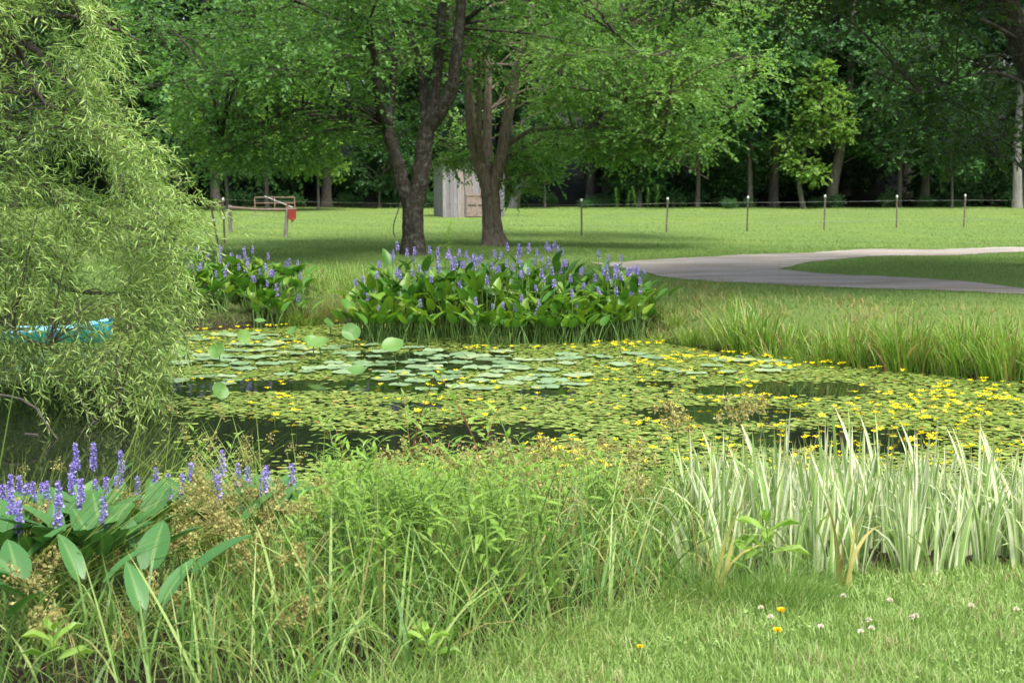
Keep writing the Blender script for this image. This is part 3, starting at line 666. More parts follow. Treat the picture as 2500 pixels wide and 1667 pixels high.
for hx, hy, rx, ry in holes:
    if rx: nn &= ((cand[:, 0] - hx) / rx)**2 + ((cand[:, 1] - hy) / ry)**2 > 1
# clumpy density: keep points near random attractors
att = np.stack([rng.uniform(-420, 560, 330), rng.uniform(-600, 1000, 330)], 1)
dm = np.full(len(cand), 1e9); ai = np.zeros(len(cand), int)
for k, a in enumerate(att):
    d_ = ((cand - a)**2).sum(1); ai = np.where(d_ < dm, k, ai); dm = np.minimum(dm, d_)
keep_ = nn & (rng.random(len(cand)) < np.exp(-dm / 30**2) * 1.25 + .02)
cand = cand[keep_][:10500]; ai = ai[keep_][:10500]; atint = rng.random(len(att))[ai]
dep = 12.2 + 3.0 * rng.random(len(cand))**1.1
Pw = np.array([at(a, b, d) for (a, b), d in zip(cand, dep)])
kz = Pw[:, 2] > WZ + .05; Pw = Pw[kz]; atint = atint[kz]
cw = np.array([-5.6, 14.0, 2.5])
Dw = nrm(nrm(Pw - cw) * .45 + rng.normal(size=Pw.shape) * .55 + [0.25, -.1, -.12])
tw_ = thing('willow_tree', 'willow with narrow yellow green leaves hanging over the pond at the left', 'tree', bw)
wood = MB(); cr = MB()
# long loose strands hanging past the outline
nS = 260; e_ = rng.integers(2, len(poly) - 2, nS); u_ = rng.random(nS)[:, None]; S0 = PO[e_] * (1 - u_) + PO[(e_ + 1)] * u_ + [-25, -10]; SP, SDir = [], []
for (a_, b_), d_ in zip(S0, 12.2 + 2.4 * rng.random(nS)):
    p_ = at(a_, b_, d_); dr_ = nrm(np.array([.5 * rng.random() + .1, -.3 + .3 * rng.normal(), .3 * rng.normal() - .1]))
    for k_ in range(4):
        if p_[2] < WZ + .1: break
        SP.append(p_.copy()); SDir.append(dr_.copy()); p_ = p_ + dr_ * .14; dr_ = nrm(dr_ + [0, 0, -.28])
Pw = np.concatenate([Pw, np.array(SP)]); Dw = np.concatenate([Dw, np.array(SDir)])
tb = np.clip(.6 * np.concatenate([atint, np.full(len(Pw) - len(atint), .8)]) + .38 * rng.random(len(Pw)), 0, .93)
# vary by attractor so that pale and darker sprays alternate
twigs(cr, Pw - bw, Dw, .26 + .2 * rng.random(len(Pw)), 8, .088, LANCEW, .3, .15, tint=tb, wood=wood, wr=.0018, spread=.85)
mainp = [([bw + [0, .4, -.3], bw + [.1, 0, 1.2], at(-60, 60, 14), at(-120, -300, 14)], .16, .07),
         ([bw + [0, .2, .4], at(-300, 500, 13.8), at(-40, 120, 13.2), at(60, 150, 13.), at(130, 240, 12.9), at(160, 290, 12.9), at(215, 310, 12.8)], .07, .02),
         ([at(60, 150, 13.), at(110, 250, 12.8), at(160, 270, 12.7), at(150, 300, 12.7), at(165, 318, 12.6), at(215, 310, 12.6)], .03, .012),
         ([bw + [.1, .1, .3], at(-200, 780, 13.2), at(0, 790, 12.6), at(60, 825, 12.5), at(120, 842, 12.4)], .03, .008),
         ([bw + [.1, .1, .2], at(-150, 960, 12.6), at(40, 970, 12.1), at(105, 1020, 11.8), at(165, 1110, 11.6)], .025, .008),
         ([at(-150, 1060, 12.2), at(0, 1070, 12), at(70, 1060, 11.9), at(130, 1085, 11.8), at(160, 1110, 11.7)], .02, .008),
         ([at(150, 1090, 11.8), at(180, 1065, 11.9), at(230, 1030, 12.2), at(290, 990, 12.5)], .012, .006),
         ([bw + [.1, .1, .6], at(-100, 420, 13.5), at(120, 520, 13), at(260, 560, 12.9), at(380, 600, 12.7)], .06, .01),
         ([bw + [.1, .1, .6], at(-100, 620, 13.5), at(120, 720, 13.4), at(300, 740, 13.2), at(420, 790, 13)], .05, .01),
         ([at(-60, 60, 14), at(60, 20, 13.4), at(200, 40, 13), at(290, 80, 12.8)], .05, .01),
         ([at(-100, 300, 13.6), at(100, 330, 13.4), at(260, 380, 13.1), at(400, 440, 13)], .05, .01)]
PPw = []
for pts, r0, r1 in mainp:
    P = smooth_path(pts, 22); P[:, 1] += .7 if r0 > .04 else .0; P[1:-1] += rng.normal(size=P[1:-1].shape) * .008; tube(wood, P - bw, np.linspace(r0, r1, 22) * .75, 8, .05); PPw.append(P)
for k in range(0, len(Pw), 26):
    q = Pw[k]; s_ = nearest_on(PPw, q, .4)
    if np.linalg.norm(s_ - q) < 1.6: branch_to(wood, s_ - bw, q - bw, .008, 4)
put('trunk', wood.mesh('trunk', G['barkw'], True), tw_); put('crown', cr.mesh('crown', G['willow']), tw_)
#===PART3
# ------------------------------------------------------------------ shed
def shedmat():
    m, nt, n, bs = newmat('weathered_board'); x, y, t = lcattr(nt); co = coords(nt, (9, 9, .7))
    f = noise(nt, 4, co, 6, .7)
    c = ramp(nt, t, [(0, (.16, .155, .165)), (.45, (.24, .23, .245)), (.75, (.30, .28, .285)), (.92, (.29, .22, .19)), (1, (.20, .15, .13))])
    c = mix(nt, ramp(nt, f, [(.35, (0, 0, 0)), (.62, (1, 1, 1))]), mix(nt, 1., c, (.58, .55, .54), 'MULTIPLY'), c)
    nt.links.new(c, bs.inputs['Base Color']); bs.inputs['Roughness'].default_value = .9; bump(nt, bs, f, .5, .02); return m
G['board'] = shedmat(); G['boardred'] = plainmat('reddish_board', (.27, .215, .18), (.17, .125, .105), .9, 9)
G['rust'] = plainmat('rusty_metal', (.24, .10, .06), (.12, .07, .05), .8, 6); G['darkiron'] = plainmat('dark_iron', (.03, .03, .03), (.06, .05, .04), .6, 20)
fc = ong(1157, 531); rz = R(13); wS, dS, hS = 2.8 * fc[1] / 62, 2.2, 136 * fc[1] / F
shed = thing('shed', 'weathered grey wooden shed with vertical boards standing behind the two lawn maples', 'shed', fc, rz)
mb = MB(); n_ = 17; bw_ = wS / n_
for i in range(n_):
    hh = hS + .03 * rng.normal(); box(mb, (-wS / 2 + (i + .5) * bw_ + .003 * rng.normal(), .02 + .012 * (i % 2) + .004 * rng.normal(), hh / 2 - .05), (bw_ * .94, .025, hh), tint=rng.random())
mb.build('front_wall', G['board'], shed)
for s_ in (-1, 1):
    mb = MB()
    for i in range(12):
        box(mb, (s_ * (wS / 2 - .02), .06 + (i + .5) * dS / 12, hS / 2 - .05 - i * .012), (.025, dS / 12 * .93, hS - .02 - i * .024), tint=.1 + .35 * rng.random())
    mb.build('side_wall', G['board'], shed)
mb = MB()
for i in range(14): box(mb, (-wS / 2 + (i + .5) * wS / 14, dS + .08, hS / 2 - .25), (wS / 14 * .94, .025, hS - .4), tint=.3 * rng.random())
mb.build('rear_wall', G['board'], shed)
mb = MB(); mb2 = 26
for i in range(mb2):
    x0 = -wS / 2 - .15 + i * (wS + .3) / mb2; x1 = x0 + (wS + .3) / mb2; z0 = hS + .06 + .02 * (i % 2)
    z1 = hS + .06 + .02 * ((i + 1) % 2)
    mb.add([[x0, -.2, z0], [x1, -.2, z1], [x1, dS + .25, z1 - .3], [x0, dS + .25, z0 - .3], [x0, -.2, z0 - .02], [x1, -.2, z1 - .02]], [[0, 1, 2, 3], [0, 4, 5, 1]])
mb.build('roof', G['rust'], shed)
# half door with two panels
dw, dh, dx = .95, .98, wS / 2 - .92 - .3
dr = put('door', (lambda q: (box(q, (0, 0, dh / 2), (dw, .03, dh)), q.mesh('door', G['boardred']))[1])(MB()), shed, (dx, -.022, .03))
q = MB()
for x_ in (-dw / 2 + .04, 0, dw / 2 - .04): box(q, (x_, -.03, dh / 2), (.07, .022, dh), tint=.6)
for z_ in (.05, dh - .05): box(q, (0, -.044, z_), (dw, .018, .08), tint=.5)
for k in range(9): box(q, (-dw / 2 + .1 + k * .094, -.021, dh / 2), (.08, .012, dh - .1), tint=rng.random())
q.build('panel', G['boardred'], dr)
q = MB()
for x_ in (-.24, .24): box(q, (x_, -.034, dh * .5), (.36, .02, .045))
q.build('hinge', G['darkiron'], dr)

# ------------------------------------------------------------------ fence, gate, box
G['tpost'] = plainmat('rusted_steel', (.15, .12, .10), (.09, .07, .055), .7, 12); G['white'] = plainmat('white_plastic', (.8, .8, .78), (.7, .7, .68), .5, 5)
G['wire'] = plainmat('fence_wire', (.35, .35, .34), (.2, .2, .19), .5, 5, .3); G['greyw'] = plainmat('grey_wood', (.26, .235, .215), (.15, .13, .115), .9, 7); G['brownw'] = plainmat('brown_rail_wood', (.24, .18, .13), (.15, .11, .08), .9, 7)
def tpost_mesh(h):
    q = MB(); tube(q, [[0, 0, -.2], [0, 0, h]], [.02, .02], 4, tint=.5); box(q, (0, -.022, h / 2), (.052, .008, h - .02)); 
    for k in range(int(h / .08)): box(q, (0, -.034, .06 + k * .08), (.014, .018, .018))
    q2 = MB(); tube(q2, [[0, 0, h - .05], [0, 0, h + .0], [0, 0, h + .03]], [.034, .036, .02], 8)
    return q.mesh('post', G['tpost']), q2.mesh('cap', G['white'])
TPM = tpost_mesh(1.13)
posts = [(1420, 575, 'wire fence post with white cap nearest the brown maple', 1.0), (1626, 568, 'second white capped wire fence post right of the brown maple', 1.0), (1824, 565, 'third white capped wire fence post, behind the start of the drive', 1.02),
         (2011, 562, 'fourth white capped wire fence post, in front of the leaning wood edge tree', 1.04), (2188, 557, 'fifth white capped wire fence post, second from the right edge', 1.0), (2352, 555, 'rightmost white capped wire fence post', 1.02)]
tops = []
for px, py, lb, s_ in posts:
    g = ong(px, py); t = thing('fence_post', lb, 'fence post', g, 0, 'wire fence posts', s_); put('post', TPM[0], t); put('cap', TPM[1], t); t.rotation_euler = (R(rng.normal() * .7), R(rng.normal() * .9 + 1), rng.normal() * .3)
    tops.append(g)
for px, py, lean, h_, lb in ((533, 598, -9, 1.2, 'dark leaning steel post beside the willow'), (549, 594, -1, 1.25, 'dark upright steel post between willow and wooden gate post')):
    g = ong(px, py); M_ = tpost_mesh(h_); t = thing('fence_post', lb, 'fence post', g); put('post', M_[0], t); put('cap', M_[1], t); t.rotation_euler = (0, R(lean), 0)
    q = MB(); tube(q, [[0, -.05, h_ * .55], [0, -.05, h_ * .6]], [.03, .03], 6); q.build('insulator', G['white'], t)
gA, gB = ong(562, 567), ong(696, 579)
mesh_post = lambda h, r, lean: (lambda q: (tube(q, [[0, 0, -.2], [lean * .5, 0, h * .5], [lean, 0, h]], [r * 1.05, r, r * .95], 10, .05), q)[1])(MB())
brace = thing('gate_brace', 'grey wooden posts joined by a round top rail, left of the forked maple', 'fence', gA)
mesh_post(.9, .065, .01).build('post', G['greyw'], brace, True)
o = mesh_post(.94, .06, .10).build('post', G['greyw'], brace, True); o.location = Vector(gB - gA)
q = MB(); dB = gB - gA; tube(q, [[.02, -.03, .82], list(dB * .5 + [0, -.03, .80]), list(dB + [.08, -.03, .84])], [.05, .045, .05], 9, .04); q.build('rail', G['brownw'], brace, smooth=True)
q = MB()
for a_, b_, z0, z1 in ((0, 1, .62, .60), (0, 1, .44, .42), (0, 1, .05, .62)):
    sticks(q, [[.03, -.07, z0]], [list(dB + [0, -.07, z1])], .006)
q.build('brace_wire', G['wire'], brace)
bx = gB + np.array([.24, -.02, .52]); G['red'] = plainmat('red_painted_metal', (.36, .045, .035), (.24, .03, .025), .45, 6)
fb = thing('red_box', 'small red box hanging on the leaning grey post at the right end of the rail', 'box', bx)
q = MB(); prof = [(-.11, .34), (.11, .34), (.11, .1), (.075, .02), (0, -.01), (-.075, .02), (-.11, .1)]
V = [[x, y, z] for y in (-.09, .09) for x, z in prof]; q.add(V, [[i, (i + 1) % 7, 7 + (i + 1) % 7, 7 + i] for i in range(7)]); q.add(V, [list(range(7)), list(range(7, 14))]); q.build('body', G['red'], fb)
q = MB(); box(q, (0, 0, .355), (.25, .21, .025)); q.build('lid', plainmat('pinkish_lid', (.52, .25, .22), None, .5), fb)
q = MB(); box(q, (-.15, .0, .40), (.06, .05, .16)); tube(q, [[-.13, 0, .30], [-.17, 0, .36], [-.16, 0, .46]], [.02, .02, .02], 6); q.build('bracket', G['red'], fb)
q = MB(); tube(q, [[0, 0, -.01], [0, 0, -.05]], [.035, .03], 8); q.build('spout', G['darkiron'], fb)
# pipe gate standing open behind
gy = 64; G['pipe'] = plainmat('rusty_pipe', (.30, .19, .14), (.18, .11, .09), .7, 9)
gx0, gx1 = X_at(625, gy), X_at(722, gy); zb = hz(0, gy)
gt = thing('pipe_gate', 'thin rusty pipe gate standing behind the wooden rail', 'gate', (gx0, gy, zb)); q = MB(); W_ = gx1 - gx0
ztop = at(0, 482, gy)[2] - zb
for z_ in (ztop, ztop - .26, ztop - .52, ztop - .78, .15): tube(q, [[0, 0, z_], [W_, 0, z_]], [.022, .022], 6)
for x_ in (0, W_ * .5, W_): tube(q, [[x_, 0, .0], [x_, 0, ztop]], [.022, .022], 6)
q.build('frame', G['pipe'], gt); q = MB(); tube(q, [[W_ * .25, 0, ztop + .05], [W_ * .95, -.02, .3]], [.02, .02], 6); q.build('diagonal_bar', G['wire'], gt)
# wires along the T posts
fw = thing('fence_wires', 'thin wires running along the white capped posts across the pasture edge', 'wire', tops[0])
far_l = np.array([X_at(540, 52), 52., hz(-10, 52)]); far_r = tops[-1] + (tops[-1] - tops[-2]) * 6; far_r[2] = hz(far_r[0], far_r[1])
line = [far_l] + tops + [far_r]
for z_ in (.97, .62, .30):
    q = MB()
    for a_, b_ in zip(line[:-1], line[1:]):
        L_ = np.linalg.norm(b_ - a_); m_ = 6; u = np.linspace(0, 1, m_ + 1)[:, None]
        P = a_ + (b_ - a_) * u + [0, -.05, z_]; P[:, 2] -= .02 * (L_ / 3) * np.sin(np.pi * u[:, 0]) * .5
        sticks(q, P[:-1] - tops[0], P[1:] - tops[0], .0055)
    q.build('wire', G['wire'], fw)
# bent dead stem left of the dark maple
g = ong(965, 581); t = thing('dead_vine', 'bent bare stem hanging beside the foot of the dark forked maple', 'vine', g)
q = MB(); tube(q, smooth_path([at(967, 583, g[1]) - g, at(961, 570, g[1]) - g, at(962, 545, g[1]) - g, at(970, 520, g[1]) - g, at(978, 497, g[1] + .1) - g, at(985, 470, g[1]) - g], 16), .018, 6); q.build('stem', G['barkf'], t)

# ------------------------------------------------------------------ boat
G['boat'] = plainmat('turquoise_hull', (.02, .42, .58), (.015, .36, .50), .35, 3); G['boatl'] = plainmat('pale_blue_deck', (.30, .76, .92), (.24, .70, .86), .4, 3)
bp = onz(35, 836, WZ); boat = thing('boat', 'bright turquoise boat lying on the pond behind the willow leaves', 'boat', bp, R(6))
Lh = 2.7; m_ = 24; q = MB(); u = np.linspace(0, 1, m_)
prof_w = .42 * np.clip(np.sin(np.pi * (u * .86 + .07)), 0, 1)**.6; rows = []
for i, uu in enumerate(u):
    x_ = (uu - .52) * Lh; w_ = prof_w[i]; zt = .17 + .12 * (2 * abs(uu - .5))**2.5
    rows.append([[x_, -w_, zt], [x_, -w_ * .96, zt - .05], [x_, -w_ * .7, -.03], [x_, 0, -.06], [x_, w_ * .7, -.03], [x_, w_ * .96, zt - .05], [x_, w_, zt]])
V = np.array(rows); k_ = 7; Fc = [[i * k_ + j, i * k_ + j + 1, (i + 1) * k_ + j + 1, (i + 1) * k_ + j] for i in range(m_ - 1) for j in range(k_ - 1)]
q.add(V.reshape(-1, 3), Fc); q.add(V[0], [list(range(7))]); q.add(V[-1], [list(range(7))]); q.build('hull', G['boat'], boat, smooth=True)
q = MB(); rows = []
for i, uu in enumerate(u):
    x_ = (uu - .52) * Lh; w_ = prof_w[i] * .98; zt = .175 + .12 * (2 * abs(uu - .5))**2.5; dip = .10 if .3 < uu < .68 else 0
    rows.append([[x_, -w_, zt], [x_, -w_ * .78, zt + .015], [x_, -w_ * .6, zt + .02 - dip], [x_, 0, zt + .035 - dip], [x_, w_ * .6, zt + .02 - dip], [x_, w_ * .78, zt + .015], [x_, w_, zt]])
q.add(np.array(rows).reshape(-1, 3), Fc); q.build('deck', G['boatl'], boat)
q = MB(); box(q, (.05, 0, .16), (.3, .5, .05)); box(q, (-.12, 0, .27), (.06, .46, .2)); q.build('seat', plainmat('black_seat', (.03, .03, .035), None, .6), boat)

# ------------------------------------------------------------------ pads and floating flowers
open_el = [(150, 1080, 430, 118), (560, 1085, 270, 78), (240, 955, 330, 26), (640, 943, 330, 16), (960, 943, 180, 20), (1000, 992, 90, 9), (1090, 882, 200, 24), (1000, 905, 160, 14), (1335, 957, 80, 12), (1150, 1064, 260, 32), (900, 1090, 330, 40),
           (1960, 952, 200, 22), (1760, 1012, 230, 24), (2060, 1072, 280, 30), (1600, 940, 60, 8), (1770, 955, 100, 12), (2120, 1090, 160, 22), (900, 870, 60, 10)]
def openness(px, py):
    o = np.zeros(px.shape)
    for cx, cy, rx, ry in open_el:
        d = ((px - cx) / rx)**2 + ((py - cy) / ry)**2; o = np.maximum(o, np.clip(1.45 - d, 0, 1) * np.clip(1.15 - d * .75, 0, 1) * 2)
    return np.clip(o, 0, 1)
def fieldnoise(x, y): return .5 + .25 * np.sin(x * 2.1 + 1.3 * np.sin(y * 1.7)) + .25 * np.sin(y * 4.3 + 1.9 * np.sin(x * 1.1 + 2) + x * .7)
NP = 230000
x = rng.uniform(-13, 13, NP); y = 7.2 + 14.3 * rng.random(NP)
ok = shore(x, y) < -.05
x, y = x[ok], y[ok]; px, py = px_of(np.stack([x, y, np.full(x.shape, WZ)], 1))
den = np.where(rng.random(len(x)) < openness(px, py), .015 + .05 * (fieldnoise(x, y) > .8), .72 + .28 * (fieldnoise(x, y) > .35))
den = np.where((px < 380) & (py > 960), .0, den)
# water lilies thin the small pads at the left centre
lil = np.exp(-((px - 900) / 330)**2 - ((py - 880) / 45)**2)
den *= 1 - .6 * lil
ok = rng.random(len(x)) < den; x, y, px, py = x[ok], y[ok], px[ok], py[ok]
tX = nrm(np.stack([np.ones(len(x)), .0 * x, rng.normal(size=len(x)) * .05], 1)); nr = nrm(np.stack([rng.normal(size=len(x)) * .045, rng.normal(size=len(x)) * .045, np.ones(len(x))], 1))
an = rng.random(len(x)) * 6.28; ax = np.stack([np.cos(an), np.sin(an), 0 * an], 1)
ring = np.linspace(.16, 2 * np.pi - .16, 9); Vp = np.array([[math.cos(a) * 1.0, math.sin(a) * 1.0, 0] for a in ring] + [[.25, 0, 0]])
Cp = np.zeros((10, 3)); PADT = (Vp, np.array([list(range(10))]), Cp)
sz = .020 + .015 * rng.random(len(x)); sz *= np.where(rng.random(len(x)) < .12, .6, 1)
zz = WZ + .004 + .012 * rng.random(len(x)); tint = rng.random(len(x))
P = np.stack([x, y, zz], 1)
# the nearest ones are things, the others one sheet of pads
inview = (px > 0) & (px < 2500) & (py < 1180)
order = np.argsort(np.where(inview, y, 99)); near_i = order[:300]; far_m = np.ones(len(x), bool); far_m[near_i] = False
q = MB(); q.scatter(PADT, orient(ax[far_m], nr[far_m], sz[far_m]), P[far_m], tint[far_m])
q.build('floating_pads', G['pad'], kind='stuff', label='small round yellow green pads covering most of the pond', category='water plant')
padm = []
for k in range(8):
    q = MB(); rr = 1 + .06 * rng.normal(size=10); V = Vp * rr[:, None]; V[:, 2] = .04 * rng.normal(size=10); q.add(V, PADT[1], np.tile([0, 0, .12 + .1 * k], (10, 1))); padm.append(q.mesh('floating_heart_pad', G['pad']))
for i in near_i:
    o = put('floating_heart_pad', padm[int(tint[i] * 7.99)], None, P[i], an[i], float(sz[i]), label='small round floating pad among the nearest ones behind the foreground weeds', category='lily pad', group='small pads nearest to the camera'); 
# big pale water lily pads
ringL = np.linspace(.10, 2 * np.pi - .10, 22); lilm = []
for k in range(5):
    q = MB(); V = np.array([[math.cos(a), math.sin(a), .03 * math.sin(a * 3 + k) + .02 * rng.normal()] for a in ringL] + [[0.08, 0, -.01]])
    q.add(V, [[22, i, i + 1] for i in range(21)], np.tile([0, .5, .1 + .2 * k], (23, 1))); lilm.append(q.mesh('water_lily_pad', G['lily']))
big = []
tr = 0
zones = [(900, 885, 420, 40, 62), (560, 860, 190, 45, 26), (1180, 930, 260, 28, 22), (500, 930, 120, 14, 6), (1750, 905, 200, 12, 8), (1450, 880, 160, 18, 9), (230, 900, 200, 30, 14), (1900, 880, 160, 8, 5)]
for cx, cy, rx, ry, n_ in zones:
    c_ = 0
    while c_ < n_ and tr < 20000:
        tr += 1; a = rng.random() * 6.28; q_ = rng.random()**.5; p = onz(cx + rx * q_ * math.cos(a), cy + ry * q_ * math.sin(a), WZ); r = .10 + .085 * rng.random()
        if shore(p[0], p[1]) > -r or any((p[0] - b[0])**2 + (p[1] - b[1])**2 < (.8 * (r + b[2]))**2 for b in big): continue
        big.append((p[0], p[1], r)); c_ += 1
for k, (bx_, by_, r) in enumerate(big):
    left = px_of([bx_, by_, WZ])[0] < 1350
    o = put('water_lily_pad', lilm[k % 5], None, (bx_, by_, WZ + .022 + .008 * (k % 3)), rng.random() * 6.28, r,
            label=('large pale round lily pad floating in front of the big purple flower clump' if left else 'large pale round lily pad among small yellow green pads, right of the big flower clump'), category='lily pad',
            group=('large pale lily pads left of centre' if left else 'large pale lily pads right of centre'))
    o.rotation_euler = (rng.normal() * .02, rng.normal() * .02, rng.random() * 6.28)
# upright lotus leaves
def lotus(px, py_leaf, py_base, rad, tiltx, tilty, lb):
    rad *= .84
    b = onz(px, py_base, WZ); h = at(px, py_leaf, b[1])[2] - WZ
    t = thing('lotus_leaf', lb, 'lotus leaf', b, rng.random() * 6, 'upright lotus leaves')
    t.rotation_euler = (0, 0, 0); q = MB(); rs = [0, .35, .7, 1.]; V = []; n_ = 36; lob = rng.random() * 6
    for r_ in rs:
        for j in range(n_):
            a = j * 2 * np.pi / n_; V.append([r_ * math.cos(a) * rad, r_ * math.sin(a) * rad, rad * (.22 * r_**2 + .09 * r_**2 * math.sin(3 * a + lob))])
    V = np.array(V); lx = np.array([[(0. if j % 3 == 0 else 1.), .5, .1 + .8 * rng.random() * 0 + .4] for _r in rs for j in range(n_)]); lx[:, 2] = rng.random(); cx_, sx_ = math.cos(tiltx), math.sin(tiltx); V = V @ np.array([[1, 0, 0], [0, cx_, sx_], [0, -sx_, cx_]]); cy_, sy_ = math.cos(tilty), math.sin(tilty)
    V = V @ np.array([[cy_, 0, -sy_], [0, 1, 0], [sy_, 0, cy_]]); V[:, 2] += h
    q.add(V, [[i * n_ + j, i * n_ + (j + 1) % n_, (i + 1) * n_ + (j + 1) % n_, (i + 1) * n_ + j] for i in range(3) for j in range(n_)], lx)
    q.build('leaf', G['lotus'], t, smooth=True); q = MB(); tube(q, [[.02, 0, -.1], [.03, .01, h * .5], [0, 0, h]], .007, 6); q.build('stalk', G['stem'], t)
for a_ in ((858, 812, 850, .15, 1.0, .15, 'round green lotus leaf standing on edge left of the big flower clump'), (960, 845, 905, .155, .55, -.1, 'pale bowl shaped lotus leaf standing before the big flower clump'),
           (778, 840, 890, .16, .35, -.2, 'pale folded lotus leaf left of the bowl shaped one'), (760, 832, 870, .11, .5, .4, 'lotus leaf with its left side raised, left of the folded one'),
           (635, 785, 815, .11, .15, .1, 'flat tilted lotus leaf below the small purple flower clump'), (802, 790, 820, .10, .4, .8, 'small upright lotus leaf at the bank gap between the flower clumps'),
           (530, 855, 885, .12, 1.1, -.7, 'narrow folded lotus leaf nearest the willow'), (595, 822, 850, .12, .8, 1.0, 'leaning lotus leaf seen edge on, under the small clump'),
           (445, 858, 880, .10, .5, .6, 'small lotus leaf half hidden by willow leaves'), (537, 955, 975, .11, .7, .9, 'low triangular lotus leaf over the dark water'), (872, 905, 925, .12, .45, .0, 'low yellowish lotus leaf touching the water'), (715, 808, 830, .10, .5, -.6, 'thin tilted lotus leaf against the bank')):
    lotus(*a_)
# yellow flowers
def flower_mesh(k):
    q = MB(); n_ = 5; ph = rng.random() * 6; op = .35 + .25 * rng.random()
    for j in range(n_):
        a = ph + j * 2 * np.pi / n_; c, s = math.cos(a), math.sin(a); pr = []
        for (r_, w_, z_) in ((.08, .12, 0), (.5, .48, .28 * op / .45), (.92, .56, .42 * op / .45 + .05 * rng.normal()), (1.08, .2, .40 * op / .45)):
            pr += [[r_ * c - w_ * s * .5, r_ * s + w_ * c * .5, z_], [r_ * c + w_ * s * .5, r_ * s - w_ * c * .5, z_]]
        q.add(pr, [[0, 1, 3, 2], [2, 3, 5, 4], [4, 5, 7, 6]], np.tile([0, .5, rng.random()], (8, 1)))
    p_ = q.mesh('petals', G['yellow']); q2 = MB(); tube(q2, [[.1, 0, -3.2], [0, 0, 0]], [.07, .1], 5); return p_, q2.mesh('stalk', G['stem']), q, q2
FM = [flower_mesh(k) for k in range(6)]
fl = []
cz = [(560, 805, 130, 14, 40), (700, 850, 130, 16, 22), (500, 850, 90, 18, 18), (1530, 850, 140, 8, 26), (1750, 880, 200, 14, 50), (2100, 900, 220, 14, 40), (2360, 970, 230, 34, 46), (2250, 1000, 200, 30, 38), (2300, 1090, 300, 70, 58), (1650, 900, 250, 22, 26), (1500, 960, 300, 40, 30),
      (1750, 1050, 300, 60, 32), (1400, 1130, 260, 40, 44), (1050, 940, 150, 30, 16), (1080, 1000, 240, 30, 14), (680, 985, 60, 30, 14), (1250, 1170, 260, 30, 24), (2000, 1130, 350, 50, 28), (620, 940, 160, 20, 6), (130, 920, 140, 20, 8), (1860, 985, 160, 14, 14), (1200, 860, 160, 10, 10), (870, 800, 100, 10, 7)]
for cx, cy, rx, ry, n_ in cz:
    for _ in range(int(n_ * .95)):
        a, b = cx + rx * rng.normal() * .55, cy + ry * rng.normal() * .6; 
        if b < 790: continue
        p = onz(a, b, WZ)
        if shore(p[0], p[1]) > -.1 or p[1] < 8.2: continue
        fl.append(p)
        if rng.random() < .45: fl.append(p + [rng.normal() * .06, rng.normal() * .06, 0])
fl = np.array(fl); o_ = np.argsort(fl[:, 1]); fl = fl[o_]
sz = .025 + .011 * rng.random(len(fl))
for k, p in enumerate(fl[:300]):
    m_ = FM[k % 6]; side = 'right' if px_of(p)[0] > 1450 else 'left'
    t = thing('yellow_pond_flower', 'small yellow flower held just above the floating pads, in the %s half of the pond' % side, 'flower', p + [0, 0, .05 + .02 * rng.random()], rng.random() * 6, 'yellow flowers on the %s half of the pond' % side, float(sz[k]))
    t.rotation_euler = (rng.normal() * .2 + .12, rng.normal() * .2, rng.random() * 6); put('petals', m_[0], t); put('stalk', m_[1], t)
q = MB()
for k, p in enumerate(fl[300:]):
    m_ = FM[k % 6][2]; a = rng.random() * 6; c, s = math.cos(a), math.sin(a); s0 = sz[k + 300]
    V = np.concatenate(m_.V) * s0 @ np.array([[c, s, 0], [-s, c, 0], [0, 0, 1]]) + p + [0, 0, .06]
    q.add(V, np.concatenate(m_.L).reshape(-1, 4), np.concatenate(m_.C))
q.build('far_pond_flowers', G['yellow'], kind='stuff', label='many small yellow flowers on the farther pads along the far bank', category='flower')

# ------------------------------------------------------------------ pickerelweed
def pk_leaf(H, L, W, lean, az_, tilt, droop=.25):
    """heart shaped blade on a long petiole"""
    q = MB(); n_ = 9; d = np.array([math.cos(az_), math.sin(az_), 0]); s = np.array([-math.sin(az_), math.cos(az_), 0])
    P = []; 
    for t in np.linspace(0, 1, 6): P.append(d * (lean * H * t**1.6) + [0, 0, H * t * (1 - .06 * lean * t)])
    P = np.array(P); top = P[-1]; T_ = nrm(P[-1] - P[-2])
    e = math.atan2(T_[2], T_ @ d); rows = []
    ang = e - tilt; pos = top - 0; ts = np.linspace(-.2, 1, n_)
    wf = lambda t: W * (math.sin(math.pi * min(1, (t + .28) / 1.28)**.72)**.8 if t < 1 else 0)
    cur = top.copy(); V = []; C = []
    for i, t in enumerate(ts):
        a = ang - droop * t * 1.6; dv = d * math.cos(a) + np.array([0, 0, 1.]) * math.sin(a); nv = -d * math.sin(a) + np.array([0, 0, 1.]) * math.cos(a)
        if i: cur = cur + dv * (ts[1] - ts[0]) * L
        else: cur = top - dv * .2 * L
        w_ = wf(t) / 2; f_ = .35
        notch = .5 if i == 0 else 1
        for xx in (-1, -.5, 0, .5, 1):
            pz = cur + s * w_ * xx + nv * (abs(xx) * w_ * f_)
            if i == 0 and xx == 0: pz = pz + dv * L * .16
            V.append(pz); C.append([xx, t, 0])
    tt = rng.random(); C = np.array(C); C[:, 2] = tt
    Fc = [[5 * i + j, 5 * i + j + 1, 5 * i + 6 + j, 5 * i + 5 + j] for i in range(n_ - 1) for j in range(4)]
    q.add(V, Fc, C, 0)
    r_ = .0065
    tube(q, P, np.linspace(r_ * 1.3, r_ * .8, 6), 5, mi=1, cap=False); return q
